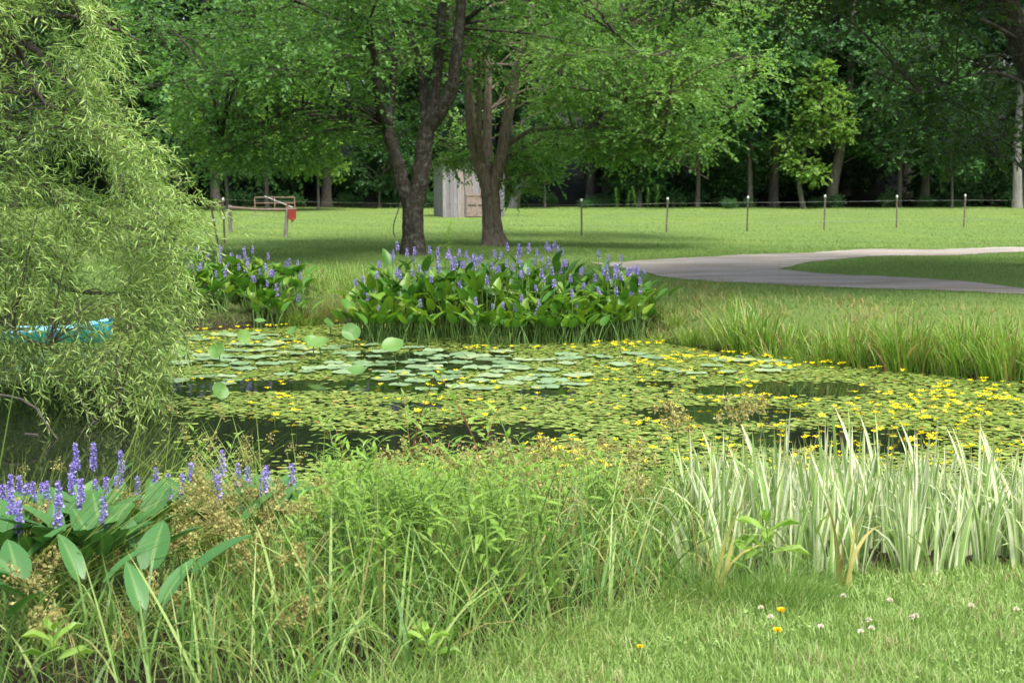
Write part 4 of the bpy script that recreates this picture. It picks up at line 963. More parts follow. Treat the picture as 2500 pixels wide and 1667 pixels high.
def pk_spike(H, Ls, lean, az_, near_):
    d = np.array([math.cos(az_), math.sin(az_), 0]); P = np.array([d * lean * H * t**1.5 + [0, 0, H * t] for t in np.linspace(0, 1, 5)])
    q = MB(); tube(q, P, np.linspace(.006, .0045, 5), 5, cap=False)
    ax = nrm(P[-1] - P[-2]); f = MB(); n_ = 230 if near_ else 80
    t = rng.random(n_); a = rng.random(n_) * 6.28; r = (.014 if near_ else .019) + .004 * rng.random(n_); r = r * (1.05 - .5 * t**2)
    A = nrm(np.cross(ax, [0, 1, .1])); B = np.cross(ax, A); out = np.cos(a)[:, None] * A + np.sin(a)[:, None] * B
    pos = P[-1] + ax * (t * Ls)[:, None] + out * (r * .4)[:, None]
    s0 = (.013 if near_ else .02) * (1.1 - .4 * t)
    f.scatter(KITEF, orient(out + .5 * rng.normal(size=out.shape) + ax * .25, ax + .6 * rng.normal(size=out.shape), s0 * (.7 + .6 * rng.random(n_))), pos, rng.random(n_))
    g_ = MB(); tube(g_, [P[-1] - ax * .01, P[-1] + ax * Ls * .5, P[-1] + ax * Ls], [.007, .008, .003], 6)
    return q, f, g_
def pk_set(n, hmin, hmax, L0, W0, near_, leafm):
    lv, spk = [], []
    for k in range(n):
        H = hmin + (hmax - hmin) * k / (n - 1)
        for j in range(2):
            lean = .12 + .35 * rng.random(); q = pk_leaf(H, L0 * (.8 + .4 * rng.random()), W0 * (.75 + .5 * rng.random()), lean, 0, (.25 if near_ else -.15) + (.75 if near_ else .7) * rng.random(), .05 + .3 * rng.random()); lv.append(q.mesh('leaf', [leafm, G['stem']], True))
        spk.append([m.mesh(nm, mm) for m, nm, mm in zip(pk_spike(H * (1.06 if near_ else 1.13), (.105 if near_ else .09) + .03 * rng.random(), .10 * rng.random(), 0, near_), ('flower_stalk', 'flower_spike', 'core'), (G['stem'], G['purple'], G['purple_core']))])
    return lv, spk
G['purple_core'] = plainmat('purple_core', (.12, .06, .16), (.20, .12, .30), .7, 60)
PKF = pk_set(8, .35, 1.0, .21, .135, False, G['pickerel']); PKN = pk_set(8, .30, .62, .16, .085, True, G['pickerel_near'])
def pickerel(x, y, z, H, hr, S, nl, spike, label, group, sc_=1., az0=None):
    """plant: Empty > leaf..., flower_stalk > flower_spike"""
    t = thing('pickerelweed', label, 'pickerelweed', (x, y, z), 0, group, sc_)
    k = len(S[1]); idx = lambda h: int(np.clip((h - hr[0]) / (hr[1] - hr[0]) * (k - 1) + .5, 0, k - 1))
    for j in range(nl):
        h = H * (.45 + .45 * rng.random()) if (j or S is PKN) else H * .95
        put('leaf', S[0][2 * idx(h) + int(rng.integers(0, 2))], t, (rng.normal() * (.09 if S is PKF else .04), rng.normal() * (.09 if S is PKF else .04), -.03), float((rng.random() * 6.28) if az0 is None else az0 + rng.normal() * 1.3))
    if spike:
        m = S[1][idx(H)]; st = put('flower_stalk', m[0], t, (0, 0, 0), rng.random() * 6.28); sp_ = put('flower_spike', m[1], st)
        put('core', m[2], st) if False else None
    return t
LBF = 'glossy leaved plant with purple flower spike in the big clump standing across the pond'
cnt = 0
for k in range(150):
    # footprint of the big clump on the water plane
    u = rng.random(); v = rng.random()
    pxc = 870 + 730 * u; fr = onz(pxc, 838 + 12 * math.sin(u * 3.1), WZ); back = 2.6 * math.sin(math.pi * (u * .9 + .05))**.5
    y_ = fr[1] + back * v**.8; x_ = fr[0] * (1 + .0 * v) + rng.normal() * .05
    edge_ = min(1, math.sin(math.pi * (u * .94 + .03)) * 2.2)
    H = (.50 + .45 * v**.6 + .06 * rng.normal()) * (.62 + .38 * edge_) * (1.08 - .16 * u if u < .75 else .98)
    if v < .12: H *= .7
    z_ = max(WZ, hz(x_, y_)) - .02; H = max(.36, H - .8 * (z_ - WZ))
    pickerel(x_, y_, z_, H, (.35, 1.0), PKF, 7, rng.random() < .55 + .45 * (v > .4), LBF, 'plants of the big purple flower clump', .95 + .15 * rng.random(), az0=None)
for k in range(54):
    u = rng.random(); v = rng.random(); pxc = 385 + 325 * u; fr = onz(pxc, 806 - 4 * u, WZ); y_ = fr[1] + 1.4 * v; x_ = fr[0] + rng.normal() * .05
    H = (.62 + .4 * v + .05 * rng.normal()) * (1.0 - .35 * max(0, u - .65) / .35); H = max(.36, H - .95 * (max(WZ, hz(x_, y_)) - WZ))
    pickerel(x_, y_, max(WZ, hz(x_, y_)) - .02, H * .94, (.35, 1.0), PKF, 6, rng.random() < .4 + .5 * (v > .4), 'glossy leaved plant with purple flower spike in the smaller clump right beside the willow', 'plants of the small purple flower clump', 1.0)
near_sp = [(165, 1112, 1190), (193, 1088, 1165), (220, 1086, 1152), (313, 1095, 1180), (288, 1140, 1187), (181, 1150, 1230), (232, 1160, 1225), (20, 1158, 1240), (47, 1165, 1235), (8, 1170, 1250), (100, 1170, 1200), (281, 1195, 1240), (117, 1205, 1275), (73, 1225, 1275),
           (150, 1235, 1285), (192, 1205, 1260), (262, 1245, 1270), (375, 1143, 1178), (415, 1153, 1195), (440, 1167, 1195), (475, 1135, 1175), (545, 1103, 1150), (577, 1120, 1165), (525, 1155, 1180), (610, 1160, 1200), (657, 1190, 1220), (717, 1157, 1213), (640, 1235, 1272), (528, 1192, 1225),
           (28, 1292, 1360), (45, 1372, 1450), (137, 1308, 1370), (262, 1338, 1372), (335, 1200, 1240), (205, 1280, 1300), (85, 1190, 1225), (-60, 1200, 1250), (-120, 1260, 1300), (-40, 1350, 1400)]
def near_label(px, py):
    if py > 1285: return 'low purple flower spike plant at the bottom left, lower than the main row of spikes'
    return ('purple flower spike plant in the crowded group at the left edge' if px < 350 else 'purple flower spike plant in the looser row right of the crowded left group')
for px, y0, y1 in near_sp:
    d = float(np.interp((y0 + y1) / 2, [1110, 1250, 1400], [6.9, 5.9, 5.1])) + .15 * rng.normal(); p = at(px, y0, d); g = hz(p[0], p[1]); H = p[2] - g
    Hs = (H - .125) / 1.06; lb = near_label(px, y0); t = pickerel(p[0], d, g, max(.32, Hs), (.30, .62), PKN, 3, True, lb, lb.split(',')[0][:60] if False else None, 1.0)
    t['group'] = 'purple spikes low at the bottom left' if y0 > 1285 else ('purple spikes crowded at the left edge' if px < 350 else 'purple spikes in the loose row')
for k in range(40):
    px = -200 + (700 if k % 3 else 950) * rng.random(); d = 4.45 + 2.1 * rng.random()**1.3; x_ = X_at(px, d)
    if px > 420 and d < 5.9: continue
    pickerel(x_, d, hz(x_, d), .30 + .10 * rng.random(), (.30, .62), PKN, 2, False, 'broad glossy leaves without a flower, low among the purple spikes at the bottom left', 'leafy plants without flowers at the bottom left', .9 + .25 * rng.random())
#===PART4
# ------------------------------------------------------------------ far bank and lawn grass
def in_poly(x, y, P): return inpoly(x, y, np.array(P))
roadpoly = [tuple(onz(a, b, 0)[:2]) for a, b in near + farr[::-1]]; islpoly = [tuple(onz(a, b, 0)[:2]) for a, b in isl_b + isl_t[::-1]]
def onroad(x, y): return in_poly(x, y, roadpoly) & ~in_poly(x, y, islpoly)
def land_pts(n, x0, x1, y0, y1, smin=.03, smax=99):
    x = rng.uniform(x0, x1, n); y = y0 + (y1 - y0) * rng.random(n); s = shore(x, y); ok = (s > smin) & (s < smax); x, y, s = x[ok], y[ok], s[ok]
    return np.stack([x, y, height(x, y) - .01], 1), s
q = MB()
P, s = land_pts(230000, -9, 14, 19, 36); r_ = onroad(P[:, 0], P[:, 1]); P = P[~r_]; px, py = px_of(P); P = P[(px > -100) & (px < 2650)]
n_ = len(P); blades(q, P, .03 + .04 * rng.random(n_), .008, rng.random(n_) * 6.28, .3, .8 * rng.random(n_), 2, prof=.7)
n_ = 120000; y = 36 + 36 * rng.random(n_)**1.2; x = rng.uniform(-.42, .42, n_) * y; r_ = onroad(x, y); x, y = x[~r_], y[~r_]; n_ = len(x)
blades(q, np.stack([x, y, height(x, y) - .01], 1), (.03 + .05 * rng.random(n_)) * (1 + (y > 70) * 2.5 * rng.random(n_)), .016, rng.random(n_) * 6.28, .3, .8 * rng.random(n_), 1, prof=.7)
q.build('lawn_grass', G['farblade'], kind='stuff', label='short mown grass of the far lawn around the drive', category='grass')
q = MB()
P, s = land_pts(110000, -9, 12, 13, 24, .0, 3.2); k_ = rng.random(len(P)) < np.clip(1.15 - s / np.interp(P[:, 0], [-3, 0, 3, 6], [1.6, 1.6, 2.9, 3.2]), 0, 1); P, s = P[k_], s[k_]; n_ = len(P)
cl_n = .5 + .5 * np.sin(P[:, 0] * 3.3 + 2 * np.sin(P[:, 1] * 2.2)) * np.cos(P[:, 1] * 2.7 + P[:, 0])
tn = np.clip(.15 + .65 * cl_n + .25 * rng.normal(size=n_) - .3 * (P[:, 0] < 0), 0, 1)
blades(q, P, (.06 + .13 * rng.random(n_)) * (.6 + .8 * cl_n), .007 + .005 * rng.random(n_), rng.random(n_) * 6.28, .3 + .5 * rng.random(n_), 2.0 * rng.random(n_), 3, tint=tn)
q.build('bank_grass', G['thatch'], kind='stuff', label='rough green and straw coloured grass hanging down the far bank', category='grass')
def sedge_mesh(n, h, wd, seed, spread=.16, nm='sedge_clump', mat='sedge', curve=1.3):
    global rng
    keep = rng; rng = np.random.default_rng(seed); q = MB(); a = rng.random(n) * 6.28; r = spread * rng.random(n)**.5
    base = np.stack([np.cos(a) * r, np.sin(a) * r, 0 * a - .04], 1)
    blades(q, base, h * (.5 + .6 * rng.random(n)), wd * (.7 + .6 * rng.random(n)), a + .8 * rng.normal(size=n), .05 + .35 * rng.random(n), curve * rng.random(n)**1.3, 5)
    m = q.mesh(nm, G[mat]); rng = keep; return m
SED = [sedge_mesh(75, .82, .020, 51 + k, .24) for k in range(5)]; SEDS = [sedge_mesh(80, .45, .013, 61 + k, .20, curve=1.9) for k in range(3)]; FOUNT = sedge_mesh(420, .60, .005, 71, .16, curve=2.3, mat='thatch')
bank = [(1800, 860, 0, 1.05), (1835, 868, 1, 1.1), (1860, 862, 2, .9), (1900, 880, 3, .8), (1930, 872, 0, .8), (1975, 888, 1, .7), (2020, 890, 2, .85), (2065, 892, 4, .9), (2110, 898, 0, .8), (2150, 880, 1, .75), (2195, 905, 2, 1.1), (2225, 908, 3, 1.05), (2260, 905, 4, .8),
        (2310, 915, 0, .75), (2350, 918, 1, .9), (2390, 900, 2, 1.0), (2430, 928, 3, .85), (2470, 930, 4, 1.0), (2500, 900, 0, .9), (2100, 840, 3, .7), (2250, 850, 1, .75), (2350, 860, 2, .8), (2440, 870, 0, .7), (1950, 830, 2, .6), (2550, 940, 1, .9), (2620, 945, 3, .9), (2180, 820, 4, .6)]
for k, (px, py, v, s_) in enumerate(bank):
    s_ *= .95 if py > 855 else .6
    g = ong(px, py); put('sedge_clump', SED[v], None, g, rng.random() * 6, s_, label='arching bright green sedge clump on the right far bank at the water', category='sedge', group='sedge clumps on the right far bank')
for k in range(34):
    px = rng.uniform(1620, 2560); g0 = ong(px, np.interp(px, [1620, 1800, 2000, 2250, 2500], [842, 858, 884, 908, 932]) - 6 - 60 * rng.random()**2)
    put('low_sedge', SEDS[k % 3], None, g0, rng.random() * 6, .4 + .4 * rng.random(), label='low tangled sedge tuft between the taller clumps of the right far bank', category='sedge', group='low sedge tufts on the right far bank')
for px, py, s_ in ((820, 792, .9), (780, 795, .6), (735, 792, .55)): 
    g = ong(px, py - 8); put('tussock', FOUNT, None, g, rng.random() * 6, s_, label={.9: 'drooping straw green grass tussock on the bank beside the big purple clump', .6: 'middle drooping grass tussock in the bank gap between the purple clumps', .55: 'small drooping grass tussock nearest the smaller purple clump'}[s_], category='grass')
for k in range(14):
    px = rng.uniform(700, 800) if k % 2 else rng.uniform(1590, 1760); g0 = ong(px, 796 if k % 2 else np.interp(px, [1590, 1760], [840, 856]) - 5); sd_ = k % 2
    put('low_sedge', SEDS[k % 3], None, g0, rng.random() * 6, .7, label='low dark green grass tuft at the water beside the big purple clump', category='sedge', group='low tufts beside the big clump')
q = MB(); P = np.stack([np.interp(rng.random(900), [0, 1], [-3.6, -1.4]) , 21.9 + 2.2 * rng.random(900), np.zeros(900)], 1); P[:, 2] = height(P[:, 0], P[:, 1]) - .01
blades(q, P, .15 + .35 * rng.random(900), .009, rng.random(900) * 6.28, .3, 1.5 * rng.random(900), 4)
q.build('rough_grass', G['sedge'], kind='stuff', label='long unmown grass behind the left part of the big purple clump', category='grass')

# ------------------------------------------------------------------ leafy weeds
def weed_mesh(H, nl, L, seed, tm=None, leafm='weed', stemm='stem', lean=.15, whorl=2, branch=0, t0=.15):
    global rng
    keep = rng; rng = np.random.default_rng(seed); st = MB(); lf = MB()
    stems = [(np.zeros(3), H, rng.random() * 6.28, lean)] + [(None, H * (.35 + .3 * rng.random()), rng.random() * 6.28, .5) for _ in range(branch)]
    P0 = None
    for b, h, az_, ln in stems:
        d = np.array([math.cos(az_), math.sin(az_), 0]); b = P0[int(len(P0) * (.4 + .3 * rng.random()))] if b is None else b
        P = np.array([b + d * ln * h * t**1.4 + [0, 0, h * t * (1 - .1 * ln)] for t in np.linspace(0, 1, 8)]); P0 = P if P0 is None else P0
        tube(st, P, np.linspace(.0036, .0015, 8), 5, cap=False)
        n = max(4, int(nl * h / H)); ax, nr_, pp, s_ = [], [], [], []
        for i in range(n):
            t = t0 + (1 - t0) * (i + .5) / n; a0 = i * 2.4 if whorl == 1 else (i % 2) * 1.57 + i * .15
            base = np.array([np.interp(t, np.linspace(0, 1, 8), P[:, c]) for c in range(3)])
            for w_ in range(whorl):
                a = a0 + w_ * 6.28 / whorl + rng.normal() * .25; up = .25 + .9 * t**3 + .15 * rng.normal()
                ax.append([math.cos(a), math.sin(a), up]); nr_.append([-.5 * math.cos(a), -.5 * math.sin(a), 1]); pp.append(base); s_.append(L * (.6 + .5 * math.sin(3.1 * min(1, t * .9 + .1))) * (.8 + .4 * rng.random()))
        lf.scatter(tm or LANCE, orient(np.array(ax), np.array(nr_) + .15 * rng.normal(size=(len(ax), 3)), np.array(s_)), np.array(pp), np.clip(.3 + .5 * rng.random(len(pp)), 0, 1))
    m = (st.mesh('stem', G[stemm]), lf.mesh('leaves', G[leafm])); rng = keep; return m
WD = [weed_mesh(.50 + .06 * k, 13, .11, 80 + k, branch=2) for k in range(5)]; WR = [weed_mesh(.8, 15, .14, 90 + k, stemm='redstem', lean=.3, branch=2, whorl=1, t0=.3) for k in range(3)]
WB = [weed_mesh(.34, 4, .16, 96 + k, tmpl_oval(.20, .25), t0=.45, leafm='weed') for k in range(2)]; GR = weed_mesh(.62, 16, .12, 99, whorl=3); GRD = weed_mesh(.62, 16, .12, 99, whorl=3, leafm='maple')
def weed(m, X_, Y_, label, group=None, s_=1., cat='weed', nm='leafy_weed', dz=0):
    t = thing(nm, label, cat, (X_, Y_, hz(X_, Y_) - .01 + dz), rng.random() * 6.28, group, s_); put('stem', m[0], t); put('leaves', m[1], t); return t
k = 0
while k < 105:
    Y_ = 5.0 + 2.9 * rng.random(); px = rng.uniform(690, 1560); X_ = X_at(px, Y_)
    if Y_ < mow(X_) + .25 or shore(X_, Y_) < -.15: continue
    if px > 1250 and rng.random() < .5: continue
    weed(WD[k % 5], X_, Y_, 'bushy weed with narrow pointed leaves in the tall growth at the bottom centre', 'narrow leaved weeds at the bottom centre', min(.8 + .3 * rng.random(), max(.3, (CAMZ - ((1175 if px < 840 else 1110) + 70 * rng.random() - 450) * Y_ / F - hz(X_, Y_)) / (.50 + .06 * (k % 5))))); k += 1
for px, top, d, lb in ((885, 1040, 7.4, 'pale green weed with whorled narrow leaves left of the red stemmed ones'), (1015, 960, 7.5, 'tall red stemmed weed bending left over the dark water'), (1120, 955, 7.5, 'tallest red stemmed weed reaching over the floating pads'), (1070, 1030, 7.3, 'shorter red stemmed weed between two taller ones'),
                       (820, 1060, 7.2, 'narrow leaved weed at the dark water edge, left of centre'), (975, 1060, 7.3, 'narrow leaved weed standing left of the red stemmed weeds'), (520, 1070, 7.0, 'narrow leaved weed rising above the loose row of purple spikes')):
    X_ = X_at(px, d); z_ = at(px, top, d)[2]; h = z_ - hz(X_, d); weed(WR[int(px) % 3] if 'red' in lb else WD[4], X_, d, lb, None, h / (.8 if 'red' in lb else .74))
for px, py, s_, lb in ((1880, 1440, .95, 'bright broad leaved weed in front of the striped iris'), (1800, 1455, .7, 'smaller broad leaved weed left of the bright one before the striped iris'), (1055, 1660, .55, 'light green broad leaved seedling at the bottom centre'), (1035, 1620, .45, 'lower broad leaved seedling next to the bottom centre one'), (140, 1700, .75, 'yellow green broad leaved seedling at the bottom left corner')):
    g = ong(px, py); weed(WB[int(px) % 2], g[0], g[1], lb, None, s_)
g = ong(1085, 660); t = weed(GR, g[0], g[1] + .3, 'slender upright leafy weed behind the big purple clump, right of the dark trunk', None, 1.55)
for px in (1505, 1530, 1550, 1580, 1600):
    X_ = X_at(px, 71); weed(GRD, X_, 71, 'upright leafy stalk in front of the dark wood behind the fence', 'upright stalks before the dark wood', 1.5 + .5 * rng.random())

# ------------------------------------------------------------------ striped iris
def iris_mesh(seed, tn=None):
    global rng
    keep = rng; rng = np.random.default_rng(seed); q = MB(); n = 7; a0 = rng.normal() * .5
    off = (np.arange(n) - 3) * .012; base = np.stack([off * math.cos(a0), off * math.sin(a0), np.full(n, -.05)], 1)
    sg = np.sign(off + 1e-6 * rng.normal(size=n)); az_ = np.where(sg > 0, a0, a0 + np.pi)
    h = .75 * (1 - .35 * np.abs(off) / .036) * (.85 + .3 * rng.random(n))
    blades(q, base, h, .022 + .012 * rng.random(n), az_ + .3 * rng.normal(size=n), .02 + 4.5 * np.abs(off) * (.5 + rng.random(n)), .5 * rng.random(n) + (rng.random(n) < .15) * 1.4, 6, tint=(rng.random(n) * .9 if tn is None else tn + .05 * rng.random(n)), twist=a0 + .45 * rng.normal(size=n) + np.pi * (rng.random(n) < .5), prof=.55)
    m = q.mesh('iris_plant', G['iris']); rng = keep; return m
IR = [iris_mesh(200 + k) for k in range(14)]; IRB = iris_mesh(240, .93)
k = 0
while k < 299:
    X_ = .7 + 2.7 * rng.random(); Y_ = 5.7 + 1.75 * rng.random()
    if Y_ < mow(X_) - .02 or shore(X_, Y_) < -.05: continue
    px, py = px_of([X_, Y_, 0]);
    if px < 1680 or px > 2780 or (px < 1930 and rng.random() < .45): continue
    o = put('iris_plant', IR[k % 14], None, (X_, Y_, hz(X_, Y_)), rng.normal() * .5, .58 + .24 * rng.random() + .10 * (px < 2150) * (Y_ > 6.5), label='white striped iris plant in the dense stand at the lower right', category='iris', group='striped irises at the lower right'); k += 1
for px, py in ((1735, 1470), (2060, 1440)):
    g = ong(px, py); put('iris_plant', IRB, None, g, rng.normal() * .4, .66, label='yellowing brown iris plant at the front of the striped iris stand', category='iris', group='yellowing irises at the front of the stand')

# ------------------------------------------------------------------ foreground grasses
def hcap(P, h):
    px, _ = px_of(P); pt = np.interp(px, [0, 500, 700, 820, 900, 1200, 1500, 1700, 2500], [1410, 1380, 1260, 1190, 1130, 1120, 1090, 1080, 1080]) + 60 * np.abs(rng.normal(size=len(h))) - 25
    zt = CAMZ - (pt - 450) * P[:, 1] / F; return np.clip(np.minimum(h, (zt - P[:, 2]) * 1.12), .06, None)
def fg_pts(n, x0, x1, y0, y1, dmin=.0, keep=None):
    x = rng.uniform(x0, x1, n); y = rng.uniform(y0, y1, n); ok = (y > mow(x) + dmin) & (shore(x, y) > -.25); x, y = x[ok], y[ok]
    px, _ = px_of(np.stack([x, y, 0 * x], 1)); den = np.interp(px, [-400, 350, 600, 1650, 1850, 3000], [.45, .5, 1, .9, .05, .03]); ok = rng.random(len(x)) < den; x, y = x[ok], y[ok]
    return np.stack([x, y, height(x, y) - .02], 1)
q = MB()
P = fg_pts(9000, -3.6, 1.6, 4.3, 8.0, .12); n_ = len(P); cn = .5 + .5 * np.sin(P[:, 0] * 5 + P[:, 1] * 3)
blades(q, P, hcap(P, .30 + .36 * rng.random(n_)), .006 + .008 * rng.random(n_)**2, rng.random(n_) * 6.28, .12 + .5 * rng.random(n_), 2.3 * rng.random(n_)**1.4, 6)
P = fg_pts(16000, -3.6, 3.0, 4.2, 8.0, .0); n_ = len(P)
blades(q, P, hcap(P, .16 + .30 * rng.random(n_)), .0025 + .002 * rng.random(n_), rng.random(n_) * 6.28, .1 + .7 * rng.random(n_), 2.2 * rng.random(n_), 5)
x = rng.uniform(-2, 1.15, 11000); y = mow(x) + .12 - .55 * rng.random(11000)**1.7; n_ = len(x)
blades(q, np.stack([x, y, height(x, y) - .01], 1), (.05 + .15 * rng.random(n_)) * np.clip(1.15 - (mow(x) + .12 - y) * 1.3, .3, 1), .003, rng.random(n_) * 6.28, .1 + .6 * rng.random(n_), 1.9 * rng.random(n_), 4, tint=.2 + .75 * rng.random(n_))
# hair fine tuft before the iris
c = ong(1850, 1500); n_ = 700; a = rng.random(n_) * 6.28; r = .22 * rng.random(n_)**.5; x = c[0] + r * np.cos(a) * 1.6; y = c[1] + .12 + r * np.sin(a) * .5
blades(q, np.stack([x, y, height(x, y)], 1), .16 + .20 * rng.random(n_), .0018, a + rng.normal(size=n_), .35, 2.0 * rng.random(n_), 5, tint=.1 + .5 * rng.random(n_))
q.build('tall_grass', G['grass'], kind='stuff', label='tall unmown grass growing between the water plants and the mown lawn in front', category='grass')
q = MB()
n_ = 150000; x = rng.uniform(-1.4, 5.0, n_); y = rng.uniform(3.6, 6.3, n_); ok = (y < mow(x) + .15) & (x < y * .40 + 1.7) & (x > -y * .40 - .3); x, y = x[ok], y[ok]; n_ = len(x); cn = .5 + .5 * np.sin(x * 9 + 2 * np.sin(y * 7)) * np.cos(y * 11 + x * 3)
blades(q, np.stack([x, y, height(x, y) - .005], 1), (.025 + .05 * rng.random(n_)) * (.7 + .7 * cn), .0025 + .002 * rng.random(n_), rng.random(n_) * 6.28, .5 * rng.random(n_), 1.6 * rng.random(n_), 3, tint=np.clip(.75 * rng.random(n_) + .3 * cn, 0, 1))
n_ = 9000; x = rng.uniform(-1.2, 4.2, n_); y = rng.uniform(3.8, 6.2, n_); ok = (y < mow(x)) & (np.sin(x * 4 + 1.5 * np.sin(y * 6)) > .1); x, y = x[ok], y[ok]; n_ = len(x); a = rng.random(n_) * 6.28
q.scatter(OVAL, orient(np.stack([np.cos(a), np.sin(a), .3 + 0 * a], 1), np.stack([0 * a, 0 * a, 1 + 0 * a], 1) + .3 * rng.normal(size=(n_, 3)), .010 + .008 * rng.random(n_)), np.stack([x, y, height(x, y) + .015 + .025 * rng.random(n_)], 1), .2 + .5 * rng.random(n_))
q.build('mown_grass', G['lawnblade'], kind='stuff', label='short mown lawn grass with clover leaves at the lower right', category='grass')

# ------------------------------------------------------------------ wool grass with seed heads, rushes
def seed_head(R_, seed, n_ray=15, per=15):
    global rng
    keep = rng; rng = np.random.default_rng(seed); q = MB(); a = rng.random(n_ray) * 6.28; el = rng.uniform(-.2, 1.3, n_ray); L = R_ * (.5 + .6 * rng.random(n_ray))
    D = np.stack([np.cos(a) * np.cos(el), np.sin(a) * np.cos(el), np.sin(el)], 1); E = D * L[:, None]; E[:, 2] -= L * .25 * np.cos(el)
    sticks(q, np.zeros((n_ray, 3)), E, .0014, .9)
    P = np.repeat(E, per, 0); o = nrm(rng.normal(size=P.shape)) * (R_ * .30 * rng.random(len(P))**.5)[:, None]; sticks(q, P[::2], (P + o)[::2], .0008, .8)
    q.scatter(KITE, orient(o + .3 * rng.normal(size=o.shape) * R_ * .3, rng.normal(size=o.shape), .011 + .007 * rng.random(len(P))), P + o * .8, rng.random(len(P)))
    m = q.mesh('seed_head', G['seed']); rng = keep; return m
SH = [seed_head(.10, 300 + k) for k in range(4)] + [seed_head(.065, 310 + k, 12, 18) for k in range(3)]
def wool(px, py, d, label, group=None, k=0, big=True, lean_=None):
    p = at(px, py, d); z0 = hz(p[0], d); H = p[2] - z0; ln = (rng.normal() * .12 if lean_ is None else lean_); bx_ = p[0] - ln * H
    t = thing('bulrush', label, 'sedge', (bx_, d, z0), 0, group); P = np.array([[ln * H * u**1.5, .02 * math.sin(u * 3), H * u] for u in np.linspace(0, 1, 8)]); q = MB(); tube(q, P, np.linspace(.004, .0022, 8), 5, cap=False); q.build('culm', G['stem'], t)
    put('seed_head', SH[(k % 4) if big else 4 + k % 3], t, P[-1], rng.random() * 6); q = MB(); n = 5
    blades(q, np.repeat(P[-1:], n, 0), .12 + .12 * rng.random(n), .004, rng.random(n) * 6.28, 1.0 + .5 * rng.random(n), .8, 4)
    blades(q, np.repeat(P[2:3], 3, 0), .3 + .1 * rng.random(3), .007, rng.random(3) * 6.28, .4, 1.2, 5); q.build('leaves', G['reed'], t)
hd = [(1850, 1000, 6.9), (1790, 1015, 7.0), (1655, 1050, 7.1), (1240, 1130, 6.8), (1300, 1140, 6.7), (1130, 1130, 7.0), (1060, 1120, 7.1), (1400, 1110, 7.1), (1470, 1105, 7.0), (1000, 1115, 7.2), (1190, 1205, 6.3), (1385, 1245, 6.0), (1340, 1190, 6.4), (1560, 1120, 6.9), (1215, 1110, 7.2), (1330, 1100, 7.3), (1640, 1010, 7.2),
      (1270, 1170, 6.5), (1090, 1150, 6.8), (1165, 1150, 6.9), (1430, 1140, 6.7), (1510, 1180, 6.4), (950, 1140, 7.0), (1570, 1200, 6.3)]
for k, (px, py, d) in enumerate(hd):
    if k < 3: wool(px, py, d, ('tall stalk with a large open brown seed head rising above the striped iris', 'side stalk with a small brown seed head next to the tall one above the iris', 'tall stalk with a narrow brown seed head left of the striped iris')[k], None, k, True)
    else: wool(px, py, d, 'stalk with brown seed head in the row across the bottom centre', 'brown seed heads at the bottom centre', k)
for k in range(42):
    if k < 16: px, py, d = rng.uniform(30, 860), rng.uniform(1190, 1400), 0
    elif k < 31: px, py, d = rng.uniform(280, 700), rng.uniform(1150, 1340), 0
    else: px, py, d = rng.uniform(0, 900), rng.uniform(1350, 1560), 0
    d = float(np.interp(py, [1130, 1250, 1400, 1600], [6.5, 5.7, 5.0, 4.5])) + .12 * rng.normal()
    wool(px, py, d, 'stalk with small brown seed tuft among the purple spikes at the lower left', 'brown seed tufts at the lower left', k, rng.random() < .2)
def rush_clump(px, py, d, n, az0, lean, L, label, sp=.35, tufts=True):
    p = at(px, py, d); z0 = hz(p[0], d); t = thing('rush_clump', label, 'rush', (p[0], d, z0)); q = MB(); a = rng.random(n) * 6.28
    base = np.stack([.10 * np.cos(a), .06 * np.sin(a), 0 * a - .03], 1); az_ = az0 + sp * rng.normal(size=n); ln = np.clip(lean + .3 * rng.normal(size=n), -.2, 1.35)
    tip = blades(q, base, L * (.6 + .5 * rng.random(n)), .0055, az_, ln, .25 * rng.random(n), 5, prof=.25, tint=.2 + .75 * rng.random(n)); q.build('stems', G['reed'], t)
    if tufts:
        for T0 in tip[::3]:
            q = MB(); m = 26; P = T0 - nrm(T0) * (.10 + .03 * rng.random(m))[:, None]; o = nrm(rng.normal(size=P.shape)) * (.03 * rng.random(m)**.6)[:, None]
            q.scatter(KITE, orient(o, rng.normal(size=o.shape), np.full(m, .011)), P + o, rng.random(m)); sticks(q, P[::3], (P + o)[::3], .0007); q.build('seed_tuft', G['seed'], t)
rush_clump(330, 1225, 7.2, 150, .25, .75, 1.05, 'big rush clump fanning to the right over the dark water at the left', .45)
rush_clump(60, 1235, 7.2, 60, 1.2, .15, .85, 'upright thin rush clump over the dark water at the left edge', 1.5)
rush_clump(150, 1200, 5.6, 90, -.35, .95, 1.15, 'long flattened rush clump lying to the right across the purple spikes', .25, False)
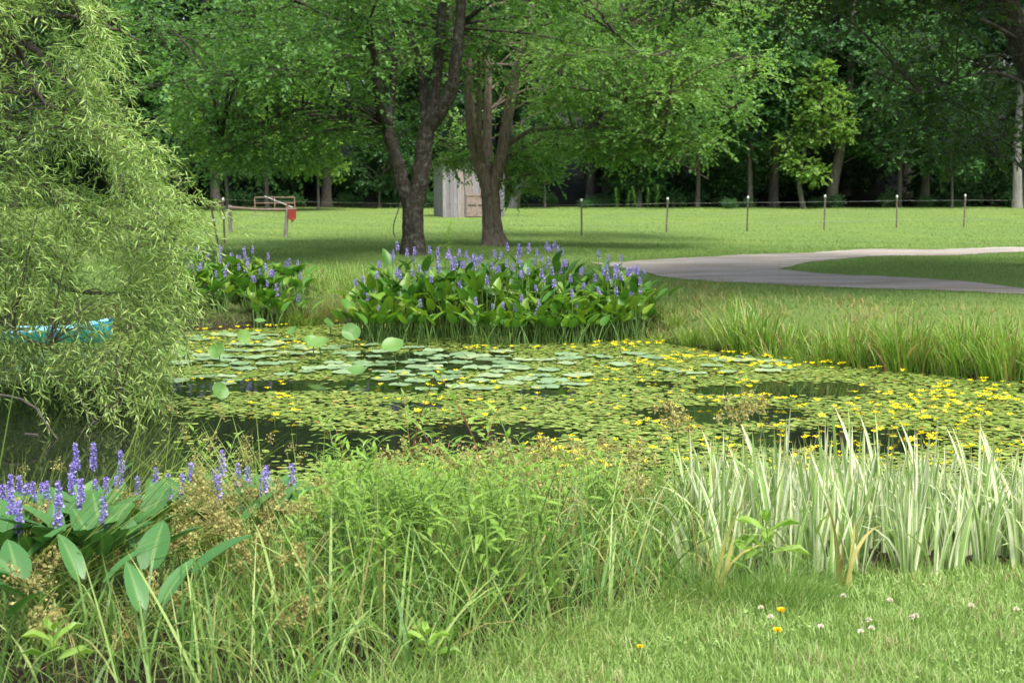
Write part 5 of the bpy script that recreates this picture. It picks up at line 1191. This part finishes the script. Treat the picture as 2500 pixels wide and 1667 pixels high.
rush_clump(-20, 1300, 5.2, 70, -.25, 1.0, 1.1, 'lower flattened rush clump at the left edge, lying to the right', .25, False)
rush_clump(700, 1330, 5.8, 90, 2.7, .75, .8, 'rush clump leaning back to the left in the middle of the lower left growth', .5)

# ------------------------------------------------------------------ little flowers in the lawn
q = MB(); n_ = 46; a = rng.random(n_) * 6.28; el = rng.uniform(.0, .7, n_); D = np.stack([np.cos(a) * np.cos(el), np.sin(a) * np.cos(el), np.sin(el)], 1)
q.scatter(KITE, orient(D, rng.normal(size=D.shape), np.full(n_, .016)), D * .001, rng.random(n_)); DM = q.mesh('petals', leafmat('dandelion_petal', [(0, (.85, .52, .01)), (1, (.95, .70, .02))], .2, .6))
q = MB(); n_ = 40; a = rng.random(n_) * 6.28; el = rng.uniform(-.3, 1.4, n_); D = np.stack([np.cos(a) * np.cos(el), np.sin(a) * np.cos(el), np.sin(el)], 1)
q.scatter(KITE, orient(D, rng.normal(size=D.shape), np.full(n_, .008)), D * .003, rng.random(n_)); CM = q.mesh('petals', G['clover'])
def stalked(nm, me, px, py, h, label, cat, group=None, s_=1.):
    g = ong(px, py + h * 600); t = thing(nm, label, cat, g, rng.random() * 6, group); put('petals', me, t, (0, 0, h), 0, s_); q = MB(); tube(q, [[0, 0, -.01], [0, 0, h]], .0015, 5); q.build('stalk', G['stem'], t)
stalked('dandelion', DM, 1905, 1495, .07, 'orange yellow dandelion in the mown grass just before the iris stand', 'flower')
stalked('dandelion', DM, 1897, 1547, .07, 'orange yellow dandelion in the mown grass, lower one of two close together', 'flower')
stalked('dandelion', DM, 1562, 1585, .05, 'lone small dandelion near the bottom centre of the mown grass', 'flower', s_=.75)
for px, py in ((2058, 1458), (2172, 1467), (2003, 1533), (2127, 1537), (2225, 1512), (2100, 1548), (1857, 1485), (2370, 1480), (2480, 1490), (2120, 1520), (2235, 1508), (1880, 1512)):
    stalked('clover_flower', CM, px, py, .05, 'pale white clover flower in the mown grass below the iris stand', 'flower', 'white clover flowers in the lawn', 1.2)
